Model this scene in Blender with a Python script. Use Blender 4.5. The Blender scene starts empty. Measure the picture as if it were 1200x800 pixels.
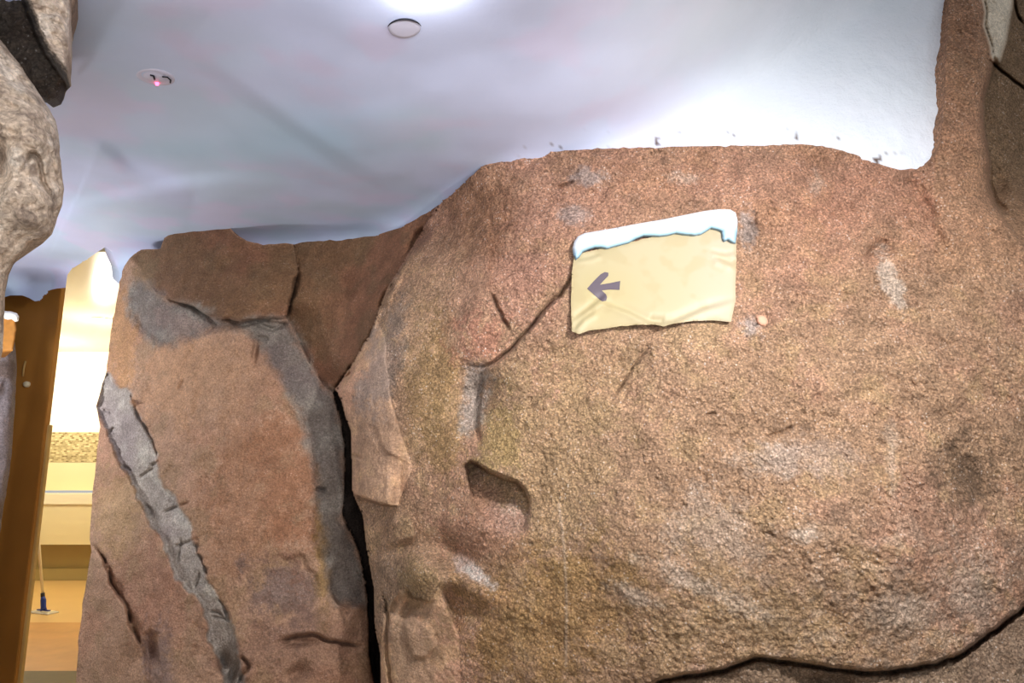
import bpy, math
import numpy as np

# ------------------------------------------------------------------ camera, world, lights, exposure
scene = bpy.context.scene
C = scene.collection
EYE = 1.5
PITCH = math.radians(10.0)
F = 800.0                                   # focal length for a 1200 px wide frame (24 mm on 36 mm)
cam_d = bpy.data.cameras.new('camera'); cam_d.lens = 24.0; cam_d.sensor_width = 36.0
cam_d.clip_start = 0.02
cam = bpy.data.objects.new('camera', cam_d); C.objects.link(cam)
cam.location = (0, 0, EYE); cam.rotation_euler = (math.pi/2 + PITCH, 0, 0)
scene.camera = cam
vs = scene.view_settings
vs.view_transform = 'Standard'; vs.look = 'None'; vs.gamma = 1.0; vs.use_curve_mapping = False
vs.exposure = 0.5
w = bpy.data.worlds.new('world'); scene.world = w; w.use_nodes = True
w.node_tree.nodes['Background'].inputs[0].default_value = (0.93, 0.96, 1.0, 1)
w.node_tree.nodes['Background'].inputs[1].default_value = 0.36

def lamp(name, loc, power, color, size=0.08, aim=None, spot=None, blend=0.6):
    """light of a lamp or of an added fill"""
    if spot:
        l = bpy.data.lights.new(name, 'SPOT'); l.spot_size = math.radians(spot); l.spot_blend = blend
        l.shadow_soft_size = size
    else:
        l = bpy.data.lights.new(name, 'POINT'); l.shadow_soft_size = size
    l.energy = power; l.color = color
    o = bpy.data.objects.new(name, l); C.objects.link(o); o.location = loc
    if aim is not None:
        from mathutils import Vector
        d = Vector(aim) - Vector(loc)
        o.rotation_euler = d.to_track_quat('-Z', 'Y').to_euler()
    return o
# corridor ceiling spot out of frame, then three unseen fills added for brightness
lamp('spot_light', (0.85, 0.72, 2.28), 112, (1.0, 0.975, 0.96), 0.05, (0.80, 2.1, 1.1), 150, 0.7)
lamp('corridor_fill', (-0.5, 0.0, 2.3), 10, (1.0, 0.97, 0.95), 0.35)  # unseen soft lamp added to brighten the near rock
lamp('ceiling_fill', (0.5, -0.9, 1.5), 170, (0.88, 0.92, 1.0), 0.45, (-0.5, 1.7, 2.7), 80, 0.9)  # unseen upward spot added to brighten the ceiling
lamp('passage_fill', (-2.75, 2.9, 1.75), 32, (0.93, 0.95, 1.0), 0.12)  # unseen lamp added past the boulders to light the left ceiling
# light of the restroom
lamp('restroom_light', (-4.32, 7.05, 2.55), 20, (1.0, 0.94, 0.79), 0.10)
lamp('restroom_light', (-5.9, 8.2, 2.5), 50, (1.0, 0.94, 0.79), 0.10)
lamp('restroom_light', (-3.2, 8.3, 2.5), 30, (1.0, 0.94, 0.79), 0.10)

# ------------------------------------------------------------------ helpers
CP, SP = math.cos(PITCH), math.sin(PITCH)
def world(px, py, Y):
    """point seen at (px, py) of the 1200 x 800 frame, at world distance Y in front"""
    v = (400.0 - py)/F
    k = Y/(CP - v*SP)
    return np.stack([(px - 600.0)/F*k, Y + 0*px, EYE + (SP + v*CP)*k], -1)
def slope(py):
    v = (400.0 - py)/F
    return (SP + v*CP)/(CP - v*SP)
def lin(*c):
    c = np.array(c, float)/255.0
    return np.where(c <= 0.04045, c/12.92, ((c + 0.055)/1.055)**2.4)
def smooth(a, b, x):
    t = np.clip((x - a)/(b - a), 0, 1)
    return t*t*(3 - 2*t)

rng = np.random.RandomState(7)
_perm = np.concatenate([rng.permutation(256)]*3)
_g = rng.normal(size=(256, 3)); _g /= np.linalg.norm(_g, axis=1)[:, None]
_g = _g.astype(np.float32)
def perlin(P):
    P = np.asarray(P, np.float32)
    I = np.floor(P).astype(np.int32); f = P - I; I &= 255
    u = f*f*f*(f*(f*6 - 15) + 10)
    r = np.zeros(P.shape[:-1], np.float32)
    for a in (0, 1):
        wa = u[..., 0] if a else 1 - u[..., 0]
        pa = _perm[I[..., 0] + a]
        for b in (0, 1):
            wb = wa*(u[..., 1] if b else 1 - u[..., 1])
            pb = _perm[pa + I[..., 1] + b]
            for c in (0, 1):
                wc = wb*(u[..., 2] if c else 1 - u[..., 2])
                g = _g[_perm[pb + I[..., 2] + c]]
                r += wc*(g[..., 0]*(f[..., 0] - a) + g[..., 1]*(f[..., 1] - b) + g[..., 2]*(f[..., 2] - c))
    return r*1.6
def fbm(P, freq, octv=4, gain=0.5, off=0.0):
    s = 0; a = 1.0; fr = freq
    for k in range(octv):
        s = s + a*perlin(np.asarray(P)*fr + off + 17.3*k); a *= gain; fr *= 2.03
    return s

def seg_near(X, Y_, pts, closed):
    """distance to a polyline, nearest point, and the side (+ on the left hand seen along the line in the picture)"""
    best = np.full(X.shape, 1e9); nx = np.zeros(X.shape); ny = np.zeros(X.shape); side = np.zeros(X.shape); perp = np.zeros(X.shape); tt = np.zeros(X.shape)
    n = len(pts)
    for k in range(n if closed else n - 1):
        x0, y0 = pts[k]; x1, y1 = pts[(k + 1) % n]
        dx, dy = x1 - x0, y1 - y0; L = dx*dx + dy*dy + 1e-9
        t = np.clip(((X - x0)*dx + (Y_ - y0)*dy)/L, 0, 1)
        qx, qy = x0 + t*dx, y0 + t*dy
        d = (X - qx)**2 + (Y_ - qy)**2
        cr = (dy*(X - x0) - dx*(Y_ - y0))/math.sqrt(L)
        tie = np.abs(d - best) <= 1e-6*(1 + d)
        m = (d < best) & ~tie
        ms = m | (tie & (np.abs(cr) > perp))
        best = np.where(m, d, best); nx = np.where(m, qx, nx); ny = np.where(m, qy, ny)
        side = np.where(ms, np.sign(cr), side); perp = np.where(ms, np.abs(cr), perp)
        tt = np.where(m, (k + t)/max(1, n - 1), tt)
    return np.sqrt(best), nx, ny, side, tt
def inside(X, Y_, pts):
    r = np.zeros(X.shape, bool); n = len(pts)
    for k in range(n):
        x0, y0 = pts[k]; x1, y1 = pts[(k + 1) % n]
        if y0 == y1: continue
        c = ((y0 > Y_) != (y1 > Y_)) & (X < (x1 - x0)*(Y_ - y0)/(y1 - y0) + x0)
        r ^= c
    return r
def boxed(X, Y_, pts, pad):
    xs = [p[0] for p in pts]; ys = [p[1] for p in pts]
    return np.nonzero((X > min(xs) - pad) & (X < max(xs) + pad) & (Y_ > min(ys) - pad) & (Y_ < max(ys) + pad))
def sdist(X, Y_, pts, pad=80.0):
    """signed distance, + inside, clamped to -pad outside the box"""
    s = np.full(X.shape, -pad); i = boxed(X, Y_, pts, pad)
    if len(i[0]):
        d = seg_near(X[i], Y_[i], pts, True)[0]
        s[i] = np.where(inside(X[i], Y_[i], pts), d, -d)
    return s
def wiggle(pts, amp=2.0, step=6.0, seed=0, closed=False):
    """resample a polyline and roughen it a little"""
    r = np.random.RandomState(seed); out = []; n = len(pts)
    for k in range(n if closed else n - 1):
        a = np.array(pts[k], float); b = np.array(pts[(k + 1) % n], float)
        L = np.linalg.norm(b - a); m = max(1, int(L/step))
        nn = np.array([-(b - a)[1], (b - a)[0]])/max(L, 1e-6)
        for q in range(m):
            p = a + (b - a)*q/m
            if q or 0 < k: p = p + nn*r.normal()*amp*0.5
            out.append(tuple(p))
    if not closed: out.append(tuple(pts[-1]))
    return out
class TPS:
    def __init__(s, P, lam=0.0):
        P = np.array(P, float); s.c = P[:, :2]/400.0; n = len(P)
        d = np.linalg.norm(s.c[:, None] - s.c[None], axis=2)
        K = np.where(d > 0, d*d*np.log(d + 1e-12), 0) + lam*np.eye(n)
        Q = np.c_[np.ones(n), s.c]
        A = np.block([[K, Q], [Q.T, np.zeros((3, 3))]])
        s.w = np.linalg.solve(A, np.r_[P[:, 2], 0, 0, 0])
    def __call__(s, X, Y_):
        x, y = X/400.0, Y_/400.0; n = len(s.c)
        r = s.w[n] + s.w[n + 1]*x + s.w[n + 2]*y
        for k in range(n):
            d2 = (x - s.c[k, 0])**2 + (y - s.c[k, 1])**2
            r = r + s.w[k]*0.5*d2*np.log(d2 + 1e-12)
        return r

def raw_mesh(name, verts, faces, mat, col=None, smooth_=True):
    """verts (n,3), faces: array (m,4) or list of tuples -> mesh object"""
    me = bpy.data.meshes.new(name)
    verts = np.asarray(verts, np.float32)
    if isinstance(faces, np.ndarray):
        m = len(faces); k = faces.shape[1]
        me.vertices.add(len(verts)); me.vertices.foreach_set('co', verts.ravel())
        me.loops.add(m*k); me.loops.foreach_set('vertex_index', faces.astype(np.int32).ravel())
        me.polygons.add(m); me.polygons.foreach_set('loop_start', np.arange(0, m*k, k, dtype=np.int32))
        me.polygons.foreach_set('loop_total', np.full(m, k, np.int32))
    else:
        me.from_pydata([tuple(map(float, v)) for v in verts], [], faces)
    me.update(calc_edges=True)
    if smooth_: me.polygons.foreach_set('use_smooth', np.ones(len(me.polygons), bool))
    if col is not None:
        at = me.color_attributes.new('pigment', 'FLOAT_COLOR', 'POINT')
        at.data.foreach_set('color', np.c_[col, np.ones(len(col))].astype(np.float32).ravel())
    me.materials.append(mat)
    me.update(); me.validate()
    o = bpy.data.objects.new(name, me); C.objects.link(o)
    return o
def tag(o, label=None, cat=None, kind=None, group=None):
    if label: o['label'] = label
    if cat: o['category'] = cat
    if kind: o['kind'] = kind
    if group: o['group'] = group
    return o
def thing(name, label, cat, loc=(0, 0, 0), kind=None, group=None):
    o = bpy.data.objects.new(name, None); C.objects.link(o); o.location = loc
    o.empty_display_size = 0.1
    return tag(o, label, cat, kind, group)
def child(o, parent, label=None):
    """parent keeping the world place (parents are only translated)"""
    o.parent = parent
    o.location = o.location - parent.location
    if parent.parent: o.location = o.location - parent.parent.location
    if label: o['label'] = label
    return o

def grid_faces(nr, nc):
    i = np.arange(nr*nc).reshape(nr, nc)
    return np.stack([i[:-1, :-1], i[1:, :-1], i[1:, 1:], i[:-1, 1:]], -1).reshape(-1, 4)
def boundary(faces):
    a = faces; b = np.roll(faces, -1, axis=1)
    a = a.ravel(); b = b.ravel(); fi = np.repeat(np.arange(len(faces)), faces.shape[1])
    N = int(max(a.max(), b.max())) + 1
    key = a.astype(np.int64)*N + b; rev = b.astype(np.int64)*N + a
    m = ~np.isin(key, rev)
    return a[m], b[m], fi[m]
def build_part(name, V, faces, mat, col=None, rim=None, rimcol=None):
    """compact the used vertices; rim = list of (a, b) boundary edges with offset vectors swept back"""
    used, inv = np.unique(faces, return_inverse=True)
    inv = inv.reshape(faces.shape)
    v = V[used]; c = col[used] if col is not None else None
    if rim is not None and len(rim[0]):
        a, b, offs = rim
        base = len(v); n = len(a)
        chunks = [V[a], V[b]]; cc = [col[a], col[b]] if col is not None else None
        fs = [inv]
        prev = (base + np.arange(n), base + n + np.arange(n)); cnt = base + 2*n
        for off in offs:
            off = np.asarray(off, float)
            chunks += [V[a] + off, V[b] + off]
            if cc is not None: cc += [col[a], col[b]]
            cur = (cnt + np.arange(n), cnt + n + np.arange(n)); cnt += 2*n
            fs.append(np.stack([prev[1], prev[0], cur[0], cur[1]], -1)); prev = cur
        v = np.concatenate([v] + chunks); inv = np.concatenate(fs)
        if cc is not None: c = np.concatenate([c] + cc)
    return raw_mesh(name, v, inv, mat, c)
def patch(name, poly, step, yfun, mat, colfun=None, offs=None, pad=3):
    """a sheet or rock with the outline poly (frame coordinates) at depth yfun, given thickness by offs"""
    xs = [p[0] for p in poly]; ys = [p[1] for p in poly]
    gx = np.arange(min(xs) - pad*step, max(xs) + pad*step, step); gy = np.arange(min(ys) - pad*step, max(ys) + pad*step, step)
    X, Yp = np.meshgrid(gx, gy)
    d, nx, ny, _, _ = seg_near(X, Yp, poly, True)
    sd = np.where(inside(X, Yp, poly), d, -d)
    m = np.abs(d) < 0.72*step
    X = np.where(m, nx, X); Yp = np.where(m, ny, Yp); sd2 = np.where(m, 0, sd)
    ok = sd2 >= 0
    fc = grid_faces(*X.shape); fc = fc[ok.ravel()[fc].all(1)]
    # drop degenerate outside cells: centroid must be inside
    cx = X.ravel()[fc].mean(1); cy = Yp.ravel()[fc].mean(1)
    fc = fc[inside(cx, cy, poly)]
    Yd = yfun(X, Yp, np.maximum(sd2, 0))
    V = world(X.ravel(), Yp.ravel(), Yd.ravel())
    col = None
    if colfun: col = colfun(X, Yp, np.maximum(sd2, 0), V.reshape(X.shape + (3,))).reshape(-1, 3)
    rim = None
    if offs: a, b, _ = boundary(fc); rim = (a, b, offs)
    return build_part(name, V, fc, mat, col, rim)

# simple solids ----------------------------------------------------
def box_mesh(name, lo, hi, mat, bevel=0.0):
    import bmesh
    bm = bmesh.new(); bmesh.ops.create_cube(bm, size=1.0)
    lo = np.array(lo, float); hi = np.array(hi, float)
    for v in bm.verts:
        v.co = [(lo[k] + hi[k])/2 + v.co[k]*(hi[k] - lo[k]) for k in range(3)]
    if bevel: bmesh.ops.bevel(bm, geom=bm.edges[:], offset=bevel, segments=2, affect='EDGES')
    me = bpy.data.meshes.new(name); bm.to_mesh(me); bm.free(); me.materials.append(mat)
    o = bpy.data.objects.new(name, me); C.objects.link(o); return o
def lathe(name, prof, mat, loc=(0, 0, 0), rot=(0, 0, 0), n=40):
    """profile [(r, z)] turned about z"""
    V = []; Fc = []
    for r, z in prof:
        for k in range(n):
            a = 2*math.pi*k/n; V.append((r*math.cos(a), r*math.sin(a), z))
    for j in range(len(prof) - 1):
        for k in range(n):
            Fc.append((j*n + k, j*n + (k + 1) % n, (j + 1)*n + (k + 1) % n, (j + 1)*n + k))
    o = raw_mesh(name, V, Fc, mat)
    o.location = loc; o.rotation_euler = rot
    return o
def tube(name, pts, r, mat, n=12):
    from mathutils import Vector
    V = []; Fc = []
    P = [Vector(p) for p in pts]
    for i, p in enumerate(P):
        d = (P[min(i + 1, len(P) - 1)] - P[max(i - 1, 0)]).normalized()
        a = d.orthogonal().normalized() if i == 0 else (a - d*a.dot(d)).normalized()
        b = d.cross(a); rr = r[i] if isinstance(r, (list, tuple)) else r
        for k in range(n):
            t = 2*math.pi*k/n; V.append(tuple(p + (a*math.cos(t) + b*math.sin(t))*rr))
    for i in range(len(P) - 1):
        for k in range(n): Fc.append((i*n + k, i*n + (k + 1) % n, (i + 1)*n + (k + 1) % n, (i + 1)*n + k))
    Fc.append(tuple(range(n))[::-1]); Fc.append(tuple((len(P) - 1)*n + k for k in range(n)))
    return raw_mesh(name, V, Fc, mat)

# ------------------------------------------------------------------ materials
def base_mat(name, rough=0.8, spec=0.3):
    m = bpy.data.materials.new(name); m.use_nodes = True
    nt = m.node_tree; b = nt.nodes['Principled BSDF']
    b.inputs['Roughness'].default_value = rough
    b.inputs['Specular IOR Level'].default_value = spec
    return m, nt, b
def N(nt, t, **kw):
    n = nt.nodes.new(t)
    for k, v in kw.items():
        if k in n.inputs: n.inputs[k].default_value = v
        else: setattr(n, k, v)
    return n
def plain(name, rgb, rough=0.6, spec=0.3, emit=0, noise=0.0, scale=20.0, bump=0.0):
    m, nt, b = base_mat(name, rough, spec)
    c = tuple(lin(*rgb)) + (1,)
    tc = N(nt, 'ShaderNodeTexCoord')
    no = N(nt, 'ShaderNodeTexNoise', Scale=scale, Detail=5.0)
    nt.links.new(tc.outputs['Object'], no.inputs['Vector'])
    mx = N(nt, 'ShaderNodeMix', data_type='RGBA', blend_type='MIX')
    mx.inputs['A'].default_value = tuple(x*(1 - noise) for x in c[:3]) + (1,)
    mx.inputs['B'].default_value = tuple(min(1, x*(1 + noise)) for x in c[:3]) + (1,)
    nt.links.new(no.outputs['Fac'], mx.inputs['Factor'])
    nt.links.new(mx.outputs['Result'], b.inputs['Base Color'])
    if bump:
        bp = N(nt, 'ShaderNodeBump', Strength=bump, Distance=0.01)
        nt.links.new(no.outputs['Fac'], bp.inputs['Height']); nt.links.new(bp.outputs['Normal'], b.inputs['Normal'])
    if emit:
        b.inputs['Emission Color'].default_value = c; b.inputs['Emission Strength'].default_value = emit
    return m
def rock_mat(name, grain=1.0, contrast=1.0, speck=0.5):
    """painted cement rock: pigment attribute, mottling, gritty relief"""
    m, nt, b = base_mat(name, 0.82, 0.28)
    L = nt.links.new
    at = N(nt, 'ShaderNodeAttribute', attribute_name='pigment')
    geo = N(nt, 'ShaderNodeNewGeometry')
    n1 = N(nt, 'ShaderNodeTexNoise', Scale=14.0, Detail=8.0, Roughness=0.62)
    n2 = N(nt, 'ShaderNodeTexNoise', Scale=90.0, Detail=6.0, Roughness=0.7)
    n3 = N(nt, 'ShaderNodeTexNoise', Scale=210.0, Detail=3.0, Roughness=0.6)
    vo = N(nt, 'ShaderNodeTexVoronoi', Scale=120.0)
    for n in (n1, n2, n3, vo): L(geo.outputs['Position'], n.inputs['Vector'])
    # value mottling
    mr = N(nt, 'ShaderNodeMapRange'); mr.inputs[1].default_value = 0.3; mr.inputs[2].default_value = 0.7
    mr.inputs[3].default_value = 1 - 0.22*contrast; mr.inputs[4].default_value = 1 + 0.22*contrast
    L(n1.outputs['Fac'], mr.inputs[0])
    mr2 = N(nt, 'ShaderNodeMapRange'); mr2.inputs[1].default_value = 0.3; mr2.inputs[2].default_value = 0.7
    mr2.inputs[3].default_value = 1 - 0.38*contrast; mr2.inputs[4].default_value = 1 + 0.38*contrast
    L(n2.outputs['Fac'], mr2.inputs[0])
    mu0 = N(nt, 'ShaderNodeMath', operation='MULTIPLY'); L(mr.outputs[0], mu0.inputs[0]); L(mr2.outputs[0], mu0.inputs[1])
    mr3 = N(nt, 'ShaderNodeMapRange'); mr3.inputs[1].default_value = 0.0; mr3.inputs[2].default_value = 0.75
    mr3.inputs[3].default_value = 1 + 0.28*grain; mr3.inputs[4].default_value = 1 - 0.34*grain; L(vo.outputs['Distance'], mr3.inputs[0])
    mr4 = N(nt, 'ShaderNodeMapRange'); mr4.inputs[1].default_value = 0.35; mr4.inputs[2].default_value = 0.65
    mr4.inputs[3].default_value = 1 - 0.26*grain; mr4.inputs[4].default_value = 1 + 0.26*grain; L(n3.outputs['Fac'], mr4.inputs[0])
    mu1 = N(nt, 'ShaderNodeMath', operation='MULTIPLY'); L(mr3.outputs[0], mu1.inputs[0]); L(mr4.outputs[0], mu1.inputs[1])
    mu = N(nt, 'ShaderNodeMath', operation='MULTIPLY'); L(mu0.outputs[0], mu.inputs[0]); L(mu1.outputs[0], mu.inputs[1])
    vm = N(nt, 'ShaderNodeVectorMath', operation='SCALE'); L(at.outputs['Color'], vm.inputs[0]); L(mu.outputs[0], vm.inputs['Scale'])
    # pale mineral grains
    gr = N(nt, 'ShaderNodeMapRange'); gr.inputs[1].default_value = 0.62; gr.inputs[2].default_value = 0.74
    gr.inputs[4].default_value = speck
    L(n3.outputs['Fac'], gr.inputs[0])
    gm = N(nt, 'ShaderNodeMath', operation='MULTIPLY'); L(gr.outputs[0], gm.inputs[0])
    gr2 = N(nt, 'ShaderNodeMapRange'); gr2.inputs[1].default_value = 0.42; gr2.inputs[2].default_value = 0.62
    L(n1.outputs['Fac'], gr2.inputs[0]); L(gr2.outputs[0], gm.inputs[1])
    mx = N(nt, 'ShaderNodeMix', data_type='RGBA'); L(gm.outputs[0], mx.inputs['Factor'])
    L(vm.outputs[0], mx.inputs['A']); mx.inputs['B'].default_value = (0.68, 0.60, 0.55, 1)
    vc = N(nt, 'ShaderNodeSeparateColor'); L(vo.outputs['Color'], vc.inputs[0])
    v1 = N(nt, 'ShaderNodeMath', operation='GREATER_THAN'); L(vc.outputs[0], v1.inputs[0]); v1.inputs[1].default_value = 0.86
    v2 = N(nt, 'ShaderNodeMapRange'); v2.inputs[1].default_value = 0.38; v2.inputs[2].default_value = 0.22; L(vo.outputs['Distance'], v2.inputs[0])
    v3 = N(nt, 'ShaderNodeMath', operation='MULTIPLY'); L(v1.outputs[0], v3.inputs[0]); L(v2.outputs[0], v3.inputs[1])
    v4 = N(nt, 'ShaderNodeMath', operation='MULTIPLY'); L(v3.outputs[0], v4.inputs[0]); L(gr2.outputs[0], v4.inputs[1])
    v5 = N(nt, 'ShaderNodeMath', operation='MULTIPLY'); L(v4.outputs[0], v5.inputs[0]); v5.inputs[1].default_value = speck*1.1
    mx2 = N(nt, 'ShaderNodeMix', data_type='RGBA'); L(v5.outputs[0], mx2.inputs['Factor']); L(mx.outputs['Result'], mx2.inputs['A']); mx2.inputs['B'].default_value = (0.85, 0.78, 0.72, 1)
    L(mx2.outputs['Result'], b.inputs['Base Color'])
    # relief
    b1 = N(nt, 'ShaderNodeBump', Strength=1.0*grain, Distance=0.022); L(n2.outputs['Fac'], b1.inputs['Height'])
    b2 = N(nt, 'ShaderNodeBump', Strength=0.8*grain, Distance=0.008); L(n3.outputs['Fac'], b2.inputs['Height'])
    L(b1.outputs['Normal'], b2.inputs['Normal'])
    b3 = N(nt, 'ShaderNodeBump', Strength=0.55*grain, Distance=0.006, invert=True); L(vo.outputs['Distance'], b3.inputs['Height'])
    L(b2.outputs['Normal'], b3.inputs['Normal'])
    L(b3.outputs['Normal'], b.inputs['Normal'])
    return m
M_face = rock_mat('painted_rock_gritty', 1.0, 1.0, 0.75)
M_soft = rock_mat('painted_rock_smooth', 0.55, 0.7, 0.15)
M_grey = rock_mat('grey_rock', 0.6, 0.8, 0.1)
M_fore = rock_mat('beige_rock', 0.6, 0.9, 0.2)

def plaster_mat():
    m, nt, b = base_mat('painted_sky_plaster', 0.55, 0.3)
    L = nt.links.new
    at = N(nt, 'ShaderNodeAttribute', attribute_name='pigment')
    geo = N(nt, 'ShaderNodeNewGeometry')
    n2 = N(nt, 'ShaderNodeTexNoise', Scale=70.0, Detail=4.0, Roughness=0.6)
    n1 = N(nt, 'ShaderNodeTexNoise', Scale=5.0, Detail=4.0, Roughness=0.5)
    for n in (n1, n2): L(geo.outputs['Position'], n.inputs['Vector'])
    mr = N(nt, 'ShaderNodeMapRange'); mr.inputs[3].default_value = 0.93; mr.inputs[4].default_value = 1.07
    L(n1.outputs['Fac'], mr.inputs[0])
    vm = N(nt, 'ShaderNodeVectorMath', operation='SCALE'); L(at.outputs['Color'], vm.inputs[0]); L(mr.outputs[0], vm.inputs['Scale'])
    L(vm.outputs[0], b.inputs['Base Color'])
    st = N(nt, 'ShaderNodeAttribute', attribute_name='stipple')
    ms = N(nt, 'ShaderNodeMath', operation='MULTIPLY'); L(st.outputs['Fac'], ms.inputs[0]); L(n2.outputs['Fac'], ms.inputs[1])
    bp = N(nt, 'ShaderNodeBump', Strength=0.6, Distance=0.008); L(ms.outputs[0], bp.inputs['Height'])
    L(bp.outputs['Normal'], b.inputs['Normal'])
    return m
M_plaster = plaster_mat()

# ------------------------------------------------------------------ the sculpted rock wall: outlines in frame coordinates
TOP = [(142, 324), (146, 312), (152, 302), (165, 293), (187, 291), (193, 279), (203, 271), (225, 268), (262, 267), (269, 266), (276, 275),
       (290, 283), (315, 287), (335, 284), (345, 286), (360, 283), (400, 281), (440, 276), (470, 266), (500, 250), (530, 228), (550, 208),
       (565, 195), (580, 188), (610, 183), (650, 177), (700, 174), (780, 172), (850, 171), (900, 170), (945, 169), (975, 173), (1000, 181),
       (1030, 192), (1055, 199), (1074, 198), (1089, 190), (1100, 174), (1105, 150), (1107, 100), (1110, 50), (1112, 0), (1116, -60), (1122, -160)]
LEFT = [(60, 1250), (84, 850), (89, 800), (91, 760), (98, 700), (107, 645), (105, 632), (108, 580), (111, 558), (114, 526), (117, 500),
        (113, 476), (118, 456), (125, 435), (128, 405), (131, 382), (137, 350)]
OUT = wiggle(LEFT, 0.8, 7, 1)[:-1] + wiggle([LEFT[-1]] + TOP, 1.0, 6, 2) + [(1750, -160), (1750, 1250)]

# boundary between the big right face and what lies left of it
FACE_L = [(512, 243), (497, 268), (478, 300), (455, 338), (432, 395), (412, 430), (394, 456), (401, 470), (406, 490), (412, 505),
          (413, 540), (413, 575), (426, 605), (430, 640), (439, 690), (440, 735), (446, 765), (447, 800), (455, 900), (460, 1250)]
PILL_R = [(512, 243), (345, 286), (350, 318), (342, 350), (336, 372), (350, 398), (366, 430), (380, 452), (391, 460), (399, 490), (404, 520),
          (405, 560), (402, 605), (419, 640), (429, 682), (433, 730), (433, 765), (439, 800), (442, 900), (445, 1250)]
face_poly = FACE_L + [(1800, 1250), (1800, -300), (560, -300), (520, 200)]

Yface = TPS([
    (512, 245, 2.72), (560, 200, 2.50), (610, 184, 2.41), (700, 173, 2.34), (850, 170, 2.28), (1000, 180, 2.25), (1085, 195, 2.23), (1112, 40, 2.21), (1130, 100, 2.19),
    (455, 340, 2.66), (480, 380, 2.54), (545, 320, 2.42), (640, 330, 2.28), (770, 320, 2.22), (900, 330, 2.17), (1050, 320, 2.15), (1200, 350, 2.13),
    (400, 470, 2.68), (470, 500, 2.50), (560, 500, 2.34), (700, 500, 2.15), (850, 520, 2.06), (1000, 520, 2.02), (1150, 520, 2.05), (1290, 520, 2.18),
    (435, 640, 2.58), (500, 660, 2.42), (600, 660, 2.24), (750, 680, 2.05), (900, 670, 1.97), (1050, 670, 1.96), (1200, 660, 2.06),
    (450, 800, 2.54), (520, 800, 2.40), (650, 800, 2.20), (800, 780, 2.07), (950, 780, 2.01), (1100, 770, 2.02), (1210, 740, 2.10),
    (500, 1100, 2.40), (800, 1100, 2.10), (1100, 1100, 2.05), (1500, 1100, 2.4), (1500, 500, 2.4), (1500, 0, 2.5)], 0.002)
Ypill = TPS([
    (140, 330, 3.42), (113, 480, 3.38), (96, 700, 3.30), (88, 800, 3.26), (170, 320, 3.28), (160, 480, 3.20), (150, 650, 3.10), (150, 790, 3.05),
    (250, 280, 3.16), (250, 340, 3.10), (250, 450, 3.03), (240, 600, 2.97), (240, 780, 2.92), (330, 420, 3.02), (340, 600, 2.94), (340, 780, 2.88),
    (345, 300, 3.12), (400, 560, 3.0), (425, 690, 2.95), (435, 800, 2.92), (300, 1100, 2.85), (100, 1100, 3.15), (440, 1100, 2.85)], 0.002)
Yrec = TPS([(345, 300, 3.16), (400, 290, 3.12), (450, 280, 3.0), (512, 245, 2.80), (345, 370, 3.17), (400, 360, 3.07), (440, 340, 2.95), (390, 455, 3.08),
            (480, 290, 2.86), (420, 420, 2.98), (460, 600, 3.1), (440, 900, 3.1), (430, 1200, 3.1)], 0.001)

# part outlines
SEAM_L = [(124, 437), (115, 466), (113, 478), (124, 503), (132, 525), (148, 552), (161, 583), (173, 608), (192, 636), (201, 665), (216, 690), (233, 704),
          (243, 728), (243, 752), (256, 772), (262, 800), (270, 860)]
SEAM_R = [(305, 860), (287, 800), (279, 768), (276, 742), (264, 714), (250, 690), (239, 668), (229, 640), (220, 602), (206, 588), (187, 563), (184, 532),
          (175, 508), (157, 478), (152, 456), (134, 450), (129, 437)]
seam = wiggle(SEAM_L, 2.5, 7, 3)[:-1] + wiggle(SEAM_R, 3.0, 7, 4)
GREY = [(150, 345), (160, 325), (172, 330), (184, 343), (204, 351), (228, 358), (246, 370), (275, 375), (305, 373), (336, 373),
        (350, 398), (366, 430), (380, 452), (391, 460), (399, 490), (404, 520), (405, 560), (402, 605), (419, 640), (429, 682), (433, 712),
        (414, 708), (394, 708), (384, 690), (380, 650), (377, 610), (370, 575), (366, 540), (358, 515), (352, 486), (342, 464), (328, 444), (312, 424), (302, 402),
        (288, 388), (262, 384), (240, 386), (222, 396), (203, 407), (182, 402), (165, 388), (152, 368)]
grey_band = wiggle(GREY, 1.6, 7, 5, True)
SLAB = [(152, 302), (165, 293), (187, 291), (193, 279), (203, 271), (225, 268), (262, 267), (269, 266), (276, 275), (290, 283), (315, 287), (335, 284), (345, 286),
        (350, 318), (342, 350), (336, 372), (305, 373), (275, 375), (246, 370), (228, 358), (204, 351), (184, 343), (172, 330), (163, 312)]
FLANK = [(105, 634), (112, 640), (122, 655), (130, 682), (147, 709), (156, 738), (166, 757), (172, 772), (170, 800), (172, 850), (180, 1250), (40, 1250), (80, 850), (88, 800), (91, 760), (98, 700)]
LEDGE = [(394, 456), (412, 430), (432, 395), (440, 372), (452, 398), (455, 440), (459, 472), (468, 500), (477, 528), (484, 546), (474, 570), (466, 592),
         (446, 590), (428, 584), (413, 577), (413, 540), (412, 505), (406, 490), (401, 470)]
LOWSTONE = [(470, 690), (483, 702), (503, 705), (514, 690), (524, 712), (538, 744), (540, 800), (545, 850), (560, 1250), (460, 1250), (455, 900), (447, 800), (446, 765), (450, 720)]
CRACK_B = [(700, 830), (770, 799), (800, 792), (850, 784), (885, 770), (920, 774), (945, 777), (985, 784), (1025, 788), (1060, 783), (1095, 778), (1125, 768), (1160, 742), (1200, 712), (1260, 680), (1750, 640)]
LOWER = wiggle(CRACK_B, 1.5, 8, 6) + [(1750, 1250), (690, 1250)]
COL_R = [(1140, -160), (1146, -40), (1150, 0), (1153, 14), (1151, 30), (1158, 50), (1162, 70), (1158, 90), (1151, 115), (1150, 145), (1154, 165), (1158, 190), (1158, 215), (1164, 240), (1178, 262), (1200, 290), (1240, 330)]
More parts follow.
